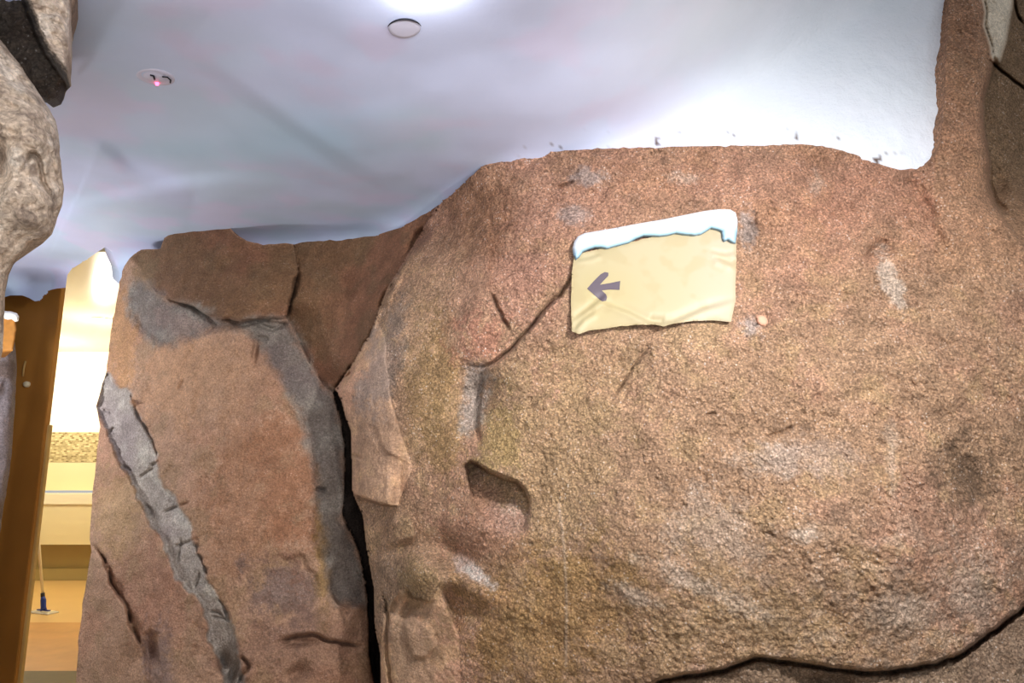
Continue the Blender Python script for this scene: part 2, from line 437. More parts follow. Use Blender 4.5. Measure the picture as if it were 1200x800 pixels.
BACKR = COL_R + [(1300, 400), (1750, 520), (1750, -160)]
BEIGE = [(1150, -160), (1150, 0), (1153, 14), (1151, 30), (1158, 50), (1161, 70), (1172, 74), (1180, 50), (1187, 10), (1190, -20), (1200, -160)]
POCKET = [(544, 545), (551, 540), (560, 542), (575, 552), (592, 560), (608, 564), (616, 572), (622, 586), (622, 605), (616, 622), (600, 628), (578, 622), (566, 606), (552, 590), (548, 566)]

gx = np.concatenate([np.arange(40, 1216, 1.5), 1216 + np.cumsum(np.linspace(1.5, 24, 42))])
gy = np.concatenate([np.arange(-160, -12, 6.0), np.arange(-12, 812, 1.5), 812 + np.cumsum(np.linspace(1.5, 22, 38))])
GX, GY = np.meshgrid(gx, gy)

def rock_depth(X, Yp, sign_flat=True):
    """distance of the rock surface, relief included"""
    inF = inside(X, Yp, face_poly + [])
    yF = Yface(X, Yp); yP = Ypill(X, Yp); yR = Yrec(X, Yp)
    leftpoly = [(40, 1250), (40, 250), (140, 200), (345, 200)] + PILL_R[1:]
    inP = inside(X, Yp, leftpoly)
    dL = seg_near(X, Yp, FACE_L, False)[0]
    dP = seg_near(X, Yp, PILL_R[1:], False)[0]
    # rounded shoulders where stones meet
    k = np.clip(1 - dL/42.0, 0, 1); yF = yF + 0.10*(1 - np.sqrt(np.maximum(0, 1 - k*k)))*smooth(240, 330, Yp)
    k = np.clip(1 - dP/26.0, 0, 1); yP = yP + 0.07*(1 - np.sqrt(np.maximum(0, 1 - k*k)))*smooth(380, 470, Yp)
    Y = np.where(inF, yF, np.where(inP, yP, yR))
    # the black crevice between the pillar and the face
    gap = (~inF) & (~inP) & (Yp > 458)
    Y = np.where(gap, Y + 0.35, Y)
    W = world(X, Yp, Y)
    GA = 1.35
    def line(pts, wd, depth, seed=0, amp=1.5, taper=True):
        if wd < 5: wd *= 0.75
        p = wiggle(pts, amp, 7, seed); i = boxed(X, Yp, p, wd*4)
        if not len(i[0]): return
        d, _, _, _, t = seg_near(X[i], Yp[i], p, False)
        tp = np.minimum(1, np.minimum(t, 1 - t)*6 + 0.1) if taper else 1
        Y[i] += GA*depth*np.exp(-(d/wd)**2)*tp
    def step(pts, amp, fade, side=1, seed=0, rough=1.5, edge=1.5, taper=True):
        """raise (amp < 0 towards the viewer) one side of a line, fading away over fade pixels"""
        p = wiggle(pts, rough, 7, seed); i = boxed(X, Yp, p, fade*3)
        if not len(i[0]): return
        d, _, _, s, t = seg_near(X[i], Yp[i], p, False)
        s = s*side
        qx, qy = pts[-1][0] - pts[0][0], pts[-1][1] - pts[0][1]
        t = np.clip(((X[i] - pts[0][0])*qx + (Yp[i] - pts[0][1])*qy)/(qx*qx + qy*qy), 0, 1)
        tp = smooth(0, 0.3, t)*smooth(0, 0.3, 1 - t) if taper else 1
        Y[i] += GA*amp*smooth(-edge, edge, s*d)*np.exp(-(np.maximum(d, 0)/fade)**1.5)*tp
    def dent(cx, cy, rx, ry, amp, rot=0.0):
        a = math.radians(rot); i = np.nonzero((np.abs(X - cx) < 3*max(rx, ry)) & (np.abs(Yp - cy) < 3*max(rx, ry)))
        if not len(i[0]): return
        dx, dy = X[i] - cx, Yp[i] - cy
        u = (dx*math.cos(a) + dy*math.sin(a))/rx; v = (-dx*math.sin(a) + dy*math.cos(a))/ry
        Y[i] += GA*amp*np.exp(-(u*u + v*v))
    GA = 1.7
    # ---- right face
    step([(676, 320), (655, 345), (640, 360), (618, 388), (602, 405), (586, 421), (566, 431), (547, 428), (533, 422)], -0.035, 60, 1, 11)
    line([(676, 320), (655, 345), (640, 360), (618, 388), (602, 405), (586, 421), (566, 431), (547, 428)], 2.6, 0.035, 11)
    step([(572, 238), (573, 290), (575, 335), (582, 360), (596, 386)], -0.018, 40, -1, 12)
    line([(575, 340), (582, 360), (597, 388)], 2.5, 0.03, 12)
    step([(690, 398), (640, 300), (600, 240)], 0.0, 40)
    line([(566, 431), (566, 447), (561, 470), (559, 500), (562, 522)], 3.5, 0.02, 13)
    dent(556, 470, 24, 40, 0.035); dent(545, 430, 14, 10, 0.01)
    step([(765, 402), (742, 428), (728, 452), (714, 474)], 0.010, 22, -1, 14); line([(765, 402), (742, 428), (728, 452), (714, 474)], 2.2, 0.008, 14)
    line([(742, 394), (770, 388), (800, 380)], 2.0, 0.006, 15)
    # pocket: a scoop under a lip
    sp = sdist(X, Yp, POCKET, 30)
    ramp = np.clip((632 - Yp)/88.0, 0, 1)
    Y += np.where(sp > -30, 0.16*smooth(-0.8, 3.0, sp)*ramp**1.1, 0)
    step([(544, 545), (552, 540), (576, 552), (608, 564), (622, 586)], -0.022, 45, 1, 16, 0.6)
    dent(540, 655, 30, 20, 0.035, 35); dent(556, 690, 40, 14, -0.03, 30); dent(505, 640, 40, 18, 0.02)
    # ledge stone and what hangs below it
    step([(411, 577), (428, 584), (446, 590), (467, 593), (470, 580)], -0.05, 60, 1, 17, 1.0)
    step([(411, 578), (428, 585), (446, 591), (467, 594)], 0.055, 55, -1, 18, 1.0)
    step([(440, 372), (452, 398), (455, 440), (459, 472), (468, 500), (477, 528), (484, 548)], -0.025, 45, -1, 19, 3.0)
    step([(408, 503), (430, 496), (442, 506), (450, 528), (468, 536), (484, 547)], -0.008, 30, 1, 20, 2.0)
    line([(412, 532), (424, 537)], 2, 0.02, 21); line([(436, 468), (440, 480)], 2, 0.006, 21)
    step([(476, 598), (484, 610), (487, 625), (484, 640)], -0.03, 40, -1, 22, 1.0)
    dent(493, 670, 20, 26, -0.045); step([(476, 684), (484, 700), (505, 706), (513, 696)], 0.045, 30, -1, 23, 1.0)
    step([(513, 682), (524, 710), (538, 745)], 0.035, 40, 1, 24, 1.5)
    step([(470, 692), (460, 708), (452, 722)], 0.02, 30, 1, 25)
    line([(448, 690), (455, 722), (452, 752), (458, 800), (462, 850)], 2.5, 0.035, 26)
    sp = sdist(X, Yp, [(470, 728), (484, 718), (508, 738), (512, 760), (498, 774), (482, 770), (474, 750)], 20)
    Y += np.where(sp > -20, -0.028*smooth(-1.5, 4, sp), 0)
    dent(1030, 292, 17, 9, 0.022, -35); line([(1012, 302), (1040, 280)], 4, 0.012, 27)
    line([(653, 220), (662, 216), (673, 212)], 2.0, 0.022, 28)
    line([(655, 590), (661, 640), (664, 700), (663, 780)], 2.0, -0.003, 29, 1.0)
    step([(870, 265), (882, 268), (890, 262)], 0.01, 18, 1, 30); dent(880, 272, 12, 6, 0.012)
    line([(826, 486), (840, 484)], 2.0, 0.012, 31); line([(898, 512), (915, 506), (932, 498)], 2.5, 0.010, 32)
    dent(1132, 555, 40, 46, 0.035); dent(1090, 560, 60, 70, -0.02)
    # valley between the bulge and the column at the right
    step([(1062, 204), (1082, 232), (1098, 262), (1110, 285), (1125, 310)], -0.025, 60, 1, 33, 3.0, 8)
    line([(1066, 206), (1086, 236), (1100, 264)], 9, 0.018, 34)
    dent(905, 225, 60, 30, -0.02); dent(985, 245, 50, 40, 0.015); dent(660, 440, 70, 40, 0.02); dent(810, 430, 60, 40, -0.015)
    dent(640, 280, 50, 40, -0.012); dent(940, 590, 60, 60, -0.02); dent(720, 590, 40, 60, -0.012)
    # lower stones under the long crack
    sp = sdist(X, Yp, LOWER, 60)
    Y += np.where(sp > -60, 0.05*smooth(-3, 3, sp) - 0.05*smooth(5, 60, sp), 0)
    line([(770, 799), (800, 793), (850, 785), (885, 771), (920, 775), (985, 785), (1025, 789), (1095, 779), (1125, 769), (1160, 743), (1205, 708)], 3.5, 0.05, 35, 1.2, False)
    dent(965, 800, 40, 12, 0.03)
    # what stands behind the column at the right edge
    sp = sdist(X, Yp, BACKR, 60)
    fadeb = 1 - smooth(180, 300, Yp)
    Y += np.where(sp > -60, (0.30*smooth(-1.5, 3, sp) + 0.10*smooth(0, 60, sp))*fadeb, 0)
    k = np.clip(1 - np.abs(sp)/14, 0, 1); Y += np.where(sp < 0, 0.03*k*k*fadeb, 0)
    line([(1160, 71), (1175, 84), (1200, 104), (1260, 140)], 1.8, 0.04, 36, 0.8, False)
    sp = sdist(X, Yp, BEIGE, 20); Y += np.where(sp > -20, -0.12*smooth(-2, 5, sp), 0)
    line([(1187, -10), (1192, 20), (1200, 30)], 2, 0.03, 37)
    dent(1168, 222, 12, 20, 0.05); line([(1158, 190), (1160, 215), (1168, 236), (1182, 250)], 4, 0.03, 38)
    GA = 1.8
    # ---- pillar
    sp = sdist(X, Yp, seam, 40)
    Y += np.where(sp > -40, 0.045*smooth(-2.0, 2.5, sp), 0)
    Y += np.where((sp < 0) & (sp > -40) & (X > 130), -0.014*np.exp(-(sp/14)**2), 0)
    step([(129, 440), (134, 452), (152, 458), (157, 480), (175, 510), (184, 534), (187, 565)], -0.03, 30, -1, 40, 2)
    step([(206, 590), (221, 604), (229, 642), (239, 670), (264, 716), (276, 744)], -0.03, 30, -1, 41, 2)
    for q, (a, b) in enumerate([((128, 506), (133, 500)), ((140, 545), (155, 552)), ((163, 560), (180, 548)), ((192, 600), (222, 588)), ((205, 640), (232, 630)), ((212, 630), (208, 660)),
                                ((245, 716), (262, 722)), ((228, 690), (234, 670)), ((120, 480), (130, 486)), ((170, 590), (178, 605)), ((248, 722), (270, 727)), ((176, 546), (186, 540))]):
        line([a, ((a[0] + b[0])/2 + 2, (a[1] + b[1])/2 - 1), b], 2.0, 0.016, 42 + q)
    step([(105, 634), (112, 640), (122, 655), (130, 682), (147, 709), (156, 738), (166, 757), (172, 772)], -0.045, 40, -1, 60, 2.0)
    line([(107, 638), (114, 644), (122, 655), (130, 682), (147, 709), (156, 738), (166, 757)], 2.6, 0.04, 60)
    sp = sdist(X, Yp, [(168, 744), (176, 738), (186, 742), (188, 760), (194, 790), (190, 830), (172, 830), (170, 775)], 20); Y += np.where(sp > -20, 0.03*smooth(-2, 3, sp), 0)
    dent(176, 760, 9, 16, 0.03); dent(262, 775, 8, 12, 0.05); dent(272, 790, 6, 20, 0.04, 20)
    # upper slab hangs over the grey band
    step([(163, 312), (172, 331), (184, 344), (204, 352), (228, 359), (246, 371), (275, 376), (305, 374), (338, 372)], -0.05, 55, 1, 61, 1.6)
    line([(200, 352), (228, 360), (246, 371), (275, 376), (305, 375), (336, 374)], 2.2, 0.03, 61)
    sp = sdist(X, Yp, grey_band, 30); Y += np.where(sp > -30, 0.03*smooth(-4, 6, sp), 0)
    step([(160, 325), (200, 352), (232, 366), (250, 385), (240, 394), (215, 404)], -0.018, 40, -1, 62, 2)
    line([(262, 376), (285, 381), (310, 376), (332, 380)], 2.4, 0.02, 63); line([(240, 366), (252, 380), (240, 392)], 2.5, 0.012, 64)
    line([(300, 380), (320, 386), (338, 378)], 3.5, 0.02, 65); line([(296, 398), (304, 394), (316, 398)], 3.5, 0.012, 66)
    step([(352, 300), (350, 320), (343, 345), (336, 372)], -0.03, 40, 1, 67, 1.0); line([(348, 322), (343, 345), (337, 370)], 2.2, 0.04, 67)
    dent(299, 412, 3.5, 12, 0.03, 8); line([(215, 445), (209, 456)], 2, 0.012, 68); line([(200, 295), (204, 330), (196, 350)], 20, 0.006, 69)
    line([(370, 572), (382, 574)], 3, 0.02, 70); step([(352, 486), (366, 540), (377, 610), (384, 690)], -0.014, 30, 1, 71, 3, 4)
    step([(384, 690), (396, 709), (432, 712)], -0.03, 30, -1, 72, 1.5); dent(400, 716, 14, 8, 0.02)
    step([(318, 640), (334, 650), (350, 648), (366, 672), (384, 694)], 0.015, 40, -1, 73, 4, 4)
    line([(328, 752), (348, 745), (366, 742), (386, 750), (424, 757)], 2.6, 0.03, 74); dent(350, 752, 22, 6, 0.03)
    step([(328, 752), (348, 745), (366, 742), (386, 750), (424, 757)], -0.02, 30, 1, 74)
    dent(348, 788, 14, 8, 0.03, -30); line([(282, 768), (292, 780), (280, 800)], 3, 0.03, 75)
    line([(300, 470), (288, 520), (278, 600)], 3, 0.003, 76); line([(440, 800), (436, 770), (440, 740)], 3, 0.03, 77)
    # ---- recess: little caves
    dent(494, 276, 9, 6, 0.08, -50); dent(486, 288, 6, 9, 0.05, 40)
    line([(462, 332), (452, 346), (446, 362)], 4, 0.05, 78); line([(412, 428), (403, 444), (393, 457)], 3.2, 0.10, 79)
    line([(353, 318), (345, 348)], 2, 0.02, 80)
    step([(484, 300), (462, 340), (446, 366), (428, 402), (400, 450)], -0.03, 26, -1, 81, 1.5, 3)
    # ---- texture of the cement, real relief
    grit = np.where(inF, 1.0, np.where(inP, 0.5, 0.22))
    grit = np.where(inF, 0.45 + 0.55*smooth(470, 640, X), grit)*np.where(inF & (X > 1090) & (Yp < 330), 0.8, 1)
    sg = sdist(X, Yp, seam, 5); grit = np.where(sg > 0, 0.5, grit)
    sg = sdist(X, Yp, grey_band, 5); grit = np.where(sg > 0, 0.2, grit)
    sg = sdist(X, Yp, SLAB, 5); grit = np.where(sg > 0, 0.2, grit)
    big = fbm(W, 3.5, 3, 0.5, 3.1)
    mid = fbm(W, 15.0, 3, 0.55, 9.7)
    fine = 0.55*fbm(W, 58.0, 2, 0.65, 5.2) + 0.9*(0.3 - np.abs(perlin(W*48.0 + 3.3))) + 0.5*(0.3 - np.abs(perlin(W*95.0 + 9.3)))
    lump = 0.55 + 0.45*smooth(-0.4, 0.5, fbm(W, 4.5, 2, 0.5, 40.0))
    keep = 1.0
    if sign_flat:
        sq = sdist(X, Yp, [(665, 285), (866, 245), (864, 380), (668, 394)], 40)
        keep = 1 - smooth(-24, 0, sq)
    Y += 0.022*big + 0.0085*mid*(0.4 + 0.6*grit)*(0.35 + 0.65*keep) + 0.0095*fine*grit*lump*keep
    # pits
    pit = perlin(W*38.0 + 71.0); Y += np.where(pit > 0.55, (pit - 0.55)*0.02*grit, 0)*keep
    return Y, inF, inP, gap, W

def mixc(col, c, m):
    m = np.clip(m, 0, 1)[..., None]
    return col*(1 - m) + np.asarray(c)*m

def rock_pigment(X, Yp, inF, inP, gap, W):
    big = fbm(W, 2.2, 4, 0.55, 11.0); mid = fbm(W, 6.5, 4, 0.6, 23.0); sm = fbm(W, 22.0, 3, 0.6, 31.0); hi = fbm(W, 75.0, 2, 0.7, 37.0)
    brown = lin(182, 146, 116); red = lin(188, 140, 118); ochre = lin(192, 160, 118); pale = lin(216, 196, 178); grey = lin(176, 164, 158)
    dark = lin(108, 84, 66); umber = lin(134, 90, 58)
    col = np.zeros(X.shape + (3,)) + brown
    col = mixc(col, red, smooth(-0.1, 0.55, big)*0.5)
    col = mixc(col, ochre, smooth(0.1, 0.6, mid)*0.45)
    col = mixc(col, lin(182, 128, 104), (1 - smooth(240, 380, Yp))*0.55*(0.6 + 0.4*smooth(-0.3, 0.4, mid)))
    col = mixc(col, lin(200, 178, 158), smooth(560, 700, Yp + 60*big)*smooth(760, 860, X)*0.35*smooth(-0.2, 0.5, sm))
    col = mixc(col, dark, smooth(0.25, 0.8, -mid + 0.3*sm)*0.35)
    def blob(cx, cy, rx, ry, c, s, rot=0, hard=0.35):
        nonlocal col
        a = math.radians(rot); i = np.nonzero((np.abs(X - cx) < 2.2*max(rx, ry)) & (np.abs(Yp - cy) < 2.2*max(rx, ry)))
        if not len(i[0]): return
        dx, dy = X[i] - cx, Yp[i] - cy
        u = (dx*math.cos(a) + dy*math.sin(a))/rx; v = (-dx*math.sin(a) + dy*math.cos(a))/ry
        r = np.sqrt(u*u + v*v) + 0.5*mid[i] + 0.4*sm[i] + 0.35*hi[i]
        col[i] = mixc(col[i], c, (1 - smooth(1 - hard*1.6, 1 + hard, r))*s)
    # face patches
    blob(640, 540, 70, 120, ochre, 0.55); blob(690, 450, 60, 60, ochre, 0.35); blob(590, 510, 26, 40, lin(184, 156, 96), 0.5)
    blob(510, 470, 34, 90, lin(160, 128, 78), 0.6, -8); blob(640, 720, 110, 80, lin(178, 138, 80), 0.55); blob(870, 740, 110, 50, ochre, 0.5)
    blob(660, 250, 70, 40, red, 0.5); blob(620, 330, 40, 60, red, 0.6); blob(565, 395, 32, 26, lin(186, 128, 106), 0.7)
    blob(900, 210, 120, 30, red, 0.4); blob(560, 250, 40, 60, umber, 0.5)
    blob(555, 470, 16, 38, lin(180, 168, 160), 0.7, 8); blob(592, 606, 24, 20, lin(206, 178, 160), 0.75); blob(553, 668, 24, 9, lin(226, 214, 204), 0.85, 35)  # third one is the white glint on the ridge, put into the pigment
    blob(560, 620, 50, 40, lin(186, 136, 112), 0.6)
    blob(690, 208, 18, 10, grey, 0.6); blob(672, 252, 16, 12, grey, 0.5); blob(876, 262, 10, 22, grey, 0.65); blob(880, 384, 14, 14, grey, 0.7)
    blob(800, 208, 22, 8, pale, 0.4); blob(1045, 330, 10, 42, pale, 0.75, -20); blob(958, 215, 10, 14, pale, 0.3)
    blob(1132, 556, 36, 48, lin(116, 92, 72), 0.85); blob(905, 540, 40, 20, pale, 0.4, 10); blob(1045, 540, 8, 50, pale, 0.35); blob(940, 625, 22, 10, pale, 0.6)
    blob(835, 620, 60, 40, pale, 0.35); blob(830, 690, 70, 14, pale, 0.5, 25); blob(1140, 690, 30, 40, pale, 0.4); blob(745, 700, 30, 10, pale, 0.5, 20)
    blob(960, 540, 60, 25, lin(196, 172, 156), 0.45); blob(1060, 720, 40, 20, pale, 0.35); blob(450, 700, 20, 60, lin(150, 126, 104), 0.6)
    blob(492, 680, 20, 26, lin(168, 142, 98), 0.6); blob(490, 760, 40, 60, lin(150, 124, 100), 0.7); blob(440, 520, 34, 70, lin(152, 122, 100), 0.75)
    blob(450, 420, 22, 60, lin(140, 126, 118), 0.6, 15)
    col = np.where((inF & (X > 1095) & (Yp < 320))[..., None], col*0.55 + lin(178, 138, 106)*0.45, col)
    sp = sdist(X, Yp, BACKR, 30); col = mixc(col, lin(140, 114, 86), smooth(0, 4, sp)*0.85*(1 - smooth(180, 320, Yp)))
    sp = sdist(X, Yp, BEIGE, 30); col = mixc(col, lin(214, 200, 180), smooth(-1, 3, sp))
    sp = sdist(X, Yp, LOWER, 30); col = mixc(col, lin(158, 134, 112), smooth(0, 6, sp)*0.8)
    # light seam of paint down the face
    d = seg_near(X, Yp, [(655, 590), (661, 640), (664, 700), (663, 780)], False)[0]; col = mixc(col, pale, np.exp(-(d/1.6)**2)*0.35)
    # pillar
    pc = np.zeros_like(col) + lin(174, 138, 112)
    pc = mixc(pc, lin(166, 122, 96), smooth(-0.1, 0.5, big)*0.6); pc = mixc(pc, lin(150, 122, 92), smooth(0.1, 0.6, mid)*0.5)
    col = np.where((~inF)[..., None], pc, col)
    blob(215, 440, 60, 50, lin(196, 150, 112), 0.6); blob(140, 390, 22, 60, lin(186, 140, 96), 0.7); blob(300, 590, 60, 110, lin(160, 116, 86), 0.6)
    blob(180, 690, 40, 70, lin(164, 118, 96), 0.5, -25); blob(140, 600, 30, 50, lin(176, 144, 102), 0.6); blob(330, 690, 44, 40, lin(128, 110, 104), 0.75, 30)
    blob(340, 560, 40, 100, lin(156, 106, 76), 0.5); blob(380, 640, 10, 80, lin(162, 130, 72), 0.6); blob(340, 760, 90, 50, lin(140, 106, 88), 0.6)
    blob(270, 450, 50, 40, lin(172, 136, 108), 0.5); blob(185, 790, 16, 50, lin(148, 124, 116), 0.7)
    # recess and slab: smooth umber, darkened for the shade under the ceiling
    rec = (~inF) & (~inP)
    uc = np.zeros_like(col) + lin(122, 90, 64); uc = mixc(uc, lin(132, 90, 68), smooth(-0.2, 0.5, big)*0.7); uc = mixc(uc, lin(110, 86, 62), smooth(0.0, 0.6, mid)*0.5)
    col = np.where(rec[..., None], uc, col)
    sp = sdist(X, Yp, SLAB, 10); col = mixc(col, uc, smooth(-1.5, 1.5, sp))
    blob(170, 318, 16, 22, lin(128, 104, 76), 0.7)
    # grey cement bands
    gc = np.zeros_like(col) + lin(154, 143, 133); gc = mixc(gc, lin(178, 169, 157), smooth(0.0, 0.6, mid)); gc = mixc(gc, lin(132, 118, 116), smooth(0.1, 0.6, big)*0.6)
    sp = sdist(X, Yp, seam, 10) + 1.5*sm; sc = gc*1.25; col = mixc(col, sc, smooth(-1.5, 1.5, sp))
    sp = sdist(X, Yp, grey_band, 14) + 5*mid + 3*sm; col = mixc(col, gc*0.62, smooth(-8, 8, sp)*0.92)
    blob(215, 378, 36, 14, lin(150, 128, 118), 0.6, 10)
    # deep gap
    col = np.where(gap[..., None], lin(96, 80, 70), col)
    return np.clip(col*np.where(inF, 1.24, 1.08)[..., None]*(1 + 0.10*sm[..., None]), 0.01, 0.9)

# snap grid lines to the outlines so that every stone has a clean edge
SNAP = [OUT, seam, grey_band, SLAB, FLANK, LEDGE, LOWSTONE, LOWER, BEIGE, FACE_L, PILL_R[1:], COL_R]
stepx = np.gradient(gx)[None, :] + 0*GX
moved = np.zeros(GX.shape, bool)
for k, pl in enumerate(SNAP):
    i = boxed(GX, GY, pl, 8)
    d, nx, ny, _, _ = seg_near(GX[i], GY[i], pl, k < 9)
    m = (d < 0.62*np.minimum(stepx[i], 6)) & ~moved[i]
    a = GX[i]; a[m] = nx[m]; GX[i] = a
    b = GY[i]; b[m] = ny[m]; GY[i] = b
    mv = moved[i]; mv |= m; moved[i] = mv
RY, inF, inP, gap, RW = rock_depth(GX, GY)
RV = world(GX.ravel(), GY.ravel(), RY.ravel())
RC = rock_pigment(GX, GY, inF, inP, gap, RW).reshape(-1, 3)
fc = grid_faces(*GX.shape)
fx = GX.ravel()[fc].mean(1); fy = GY.ravel()[fc].mean(1)
keepf = inside(fx, fy, OUT); fc = fc[keepf]; fx = fx[keepf]; fy = fy[keepf]
def ins(p): return inside(fx, fy, p)
fF = inside(fx, fy, face_poly)
leftpoly = [(40, 1250), (40, 250), (140, 200), (345, 200)] + PILL_R[1:]
fP = inside(fx, fy, leftpoly) & ~fF
lab = np.where(fF, 0, np.where(fP, 10, 11))
lab[fF & ins(LOWER)] = 1; lab[fF & ins(BACKR) & (fy < 300)] = 2; lab[fF & ins(BEIGE)] = 3
lab[fF & ins(LEDGE)] = 4; lab[fF & ins(LOWSTONE)] = 5
lab[fP & ins(FLANK)] = 12; lab[fP & ins(SLAB)] = 13; lab[~fF & ins(grey_band)] = 14; lab[~fF & ins(seam)] = 15
ba, bb, bf = boundary(fc)
wr = thing('wall_right', 'big bulging brown rock wall that carries the parchment arrow sign', 'rock wall', (0.9, 2.2, 0), 'structure')
wb = thing('wall_back', 'brown rock pillar with grey seams standing beside the lit doorway', 'rock wall', (-1.4, 3.0, 0), 'structure')
PARTS = {0: ('rock_face', wr, M_face, None), 1: ('stone', wr, M_face, 'darker rock below the long crack'),
         2: ('stone', wr, M_face, 'dark rock behind the column'), 3: ('plaster_patch', wr, M_soft, 'smooth beige patch'),
         4: ('ledge', wr, M_soft, 'greyish ledge stone beside the crevice'), 5: ('stone', wr, M_soft, 'greyish stone low beside the crevice'),
         10: ('rock_face', wb, M_soft, None), 11: ('recess', wb, M_soft, 'recess with shade in its dark umber colour'), 12: ('stone', wb, M_soft, None),
         13: ('slab', wb, M_soft, 'overhanging slab with shade in its dark brown colour'), 14: ('grey_band', wb, M_grey, 'blue grey cement band'), 15: ('grey_seam', wb, M_grey, 'pale grey rough seam')}
for k, (nm, par, mt, lb) in PARTS.items():
    fm = lab == k
    if not fm.any(): continue
    em = lab[bf] == k
    far = 0.9 if k >= 10 else 0.25
    rim = (ba[em], bb[em], [(0, 0.03, -0.004), (0, far, -0.01)]) if em.any() else None
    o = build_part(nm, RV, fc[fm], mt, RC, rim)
    child(o, par, lb)

def rock_at(X, Yp):
    return rock_depth(np.asarray(X, float), np.asarray(Yp, float))[0]

# ------------------------------------------------------------------ ceiling: white and sky-blue painted plaster
WX = [-400, -200, 0, 60, 125, 150, 300, 420, 500, 545, 600, 700, 850, 1000, 1110, 1300]
WY = [4.4, 4.35, 4.22, 4.05, 3.66, 3.60, 3.36, 3.28, 2.98, 2.72, 2.50, 2.40, 2.335, 2.30, 2.27, 2.27]
def ceil_depth(X, Yp):
    wy = np.interp(X, WX, WY)
    m = np.maximum(slope(Yp), 0.02)
    h = 1.13 + 0.9*np.clip((X - 600)/500.0, 0, 1)**1.7
    # soft folds of the plaster (metres of sag)
    def fold(pts, amp, wd, side):
        for _ in range(4): pts = [pts[0]] + [q for p0, p1 in zip(pts[:-1], pts[1:]) for q in ((0.75*p0[0] + 0.25*p1[0], 0.75*p0[1] + 0.25*p1[1]), (0.25*p0[0] + 0.75*p1[0], 0.25*p0[1] + 0.75*p1[1]))] + [pts[-1]]
        d, _, _, s, t = seg_near(X, Yp, pts, False)
        tp = smooth(0, 0.35, t)*smooth(0, 0.35, 1 - t)
        return amp*smooth(-12, 12, s*side*d)*np.exp(-(d/wd)**1.5)*tp
    h = h - fold([(215, 60), (280, 105), (330, 140), (400, 190), (470, 230)], 0.016, 90, 1)
    h = h - fold([(60, 160), (110, 166), (128, 175), (150, 197), (185, 208), (230, 215)], 0.030, 60, -1)
    h = h - fold([(60, 250), (90, 238), (140, 228), (200, 216), (270, 205), (330, 215)], 0.02, 50, -1)
    h = h - 0.02*np.exp(-(((X - 430)/110)**2 + ((Yp - 170)/60)**2)) + 0.03*np.exp(-(((X - 620)/160)**2 + ((Yp - 60)/60)**2))
    h = h - 0.018*np.sin(X/75.0 + Yp/60.0)*np.exp(-((X - 200)/300)**2)
    # hollow around the lamp just above the frame
    h = h + 0.02*np.exp(-(((X - 520)/60)**2 + ((Yp + 30)/45)**2))
    yf = h/m
    k = 0.22
    t = np.clip(0.5 + 0.5*(wy - yf)/k, 0, 1)
    Y = wy*(1 - t) + yf*t - k*t*(1 - t)
    W = world(X, Yp, Y)
    Y = Y + 0.022*fbm(W, 1.6, 3, 0.45, 2.0)
    st = smooth(850, 1020, X)
    Y = Y + 0.0035*fbm(W, 24.0, 2, 0.5, 8.0)*st
    return Y
LINTEL = [(1230, -170), (1121, -165), (1117, 0), (1114, 120), (1108, 190), (1090, 208), (1060, 214), (1000, 200), (940, 200), (600, 240), (480, 330), (330, 345), (170, 345), (142, 335), (140, 318), (134, 304), (131, 294), (124, 289), (113, 296), (100, 305), (84, 315), (79, 322),
          (77, 337), (66, 338), (58, 340), (52, 346), (46, 352), (41, 353), (34, 349), (26, 346), (12, 346), (0, 350), (-60, 356), (-300, 350), (-420, 345)]
cx_ = np.concatenate([np.arange(-420, -40, 12.0), np.arange(-40, 160, 1.5), np.arange(160, 1240, 3.5)])
cy_ = np.concatenate([-900 + np.cumsum(np.linspace(60, 7, 26)), ])
cy_ = np.concatenate([cy_[cy_ < -20], np.arange(-20, 270, 3.5), np.arange(270, 362, 1.5)])
CX, CY = np.meshgrid(cx_, cy_)
ceil_poly = LINTEL + [(-420, -900), (1230, -900)]
i = boxed(CX, CY, LINTEL, 6)
d, nx, ny, _, _ = seg_near(CX[i], CY[i], LINTEL, False)
m = (d < 1.0)
a = CX[i]; a[m] = nx[m]; CX[i] = a
b = CY[i]; b[m] = ny[m]; CY[i] = b
CD = ceil_depth(CX, CY)
CV = world(CX.ravel(), CY.ravel(), CD.ravel())
W = CV.reshape(CX.shape + (3,))
big = fbm(W, 1.3, 3, 0.5, 50.0); mid = fbm(W, 3.5, 3, 0.5, 60.0)
cc = np.zeros(CX.shape + (3,)) + lin(206, 214, 242)
cc = mixc(cc, lin(196, 212, 230), smooth(-0.1, 0.5, big)*0.8)
cc = mixc(cc, lin(214, 206, 234), smooth(0.0, 0.5, mid)*0.6)
cc = mixc(cc, lin(170, 204, 226), np.exp(-(((CX - 380)/110)**2 + ((CY - 165)/45)**2))*0.7)
cc = mixc(cc, lin(176, 204, 222), np.exp(-(((CX - 200)/110)**2 + ((CY - 175)/14)**2))*0.6)
cc = mixc(cc, lin(170, 190, 208), np.exp(-(((CX - 120)/60)**2 + ((CY - 40)/70)**2))*0.6)
cc = mixc(cc, lin(216, 221, 228), smooth(600, 900, CX)*0.9)
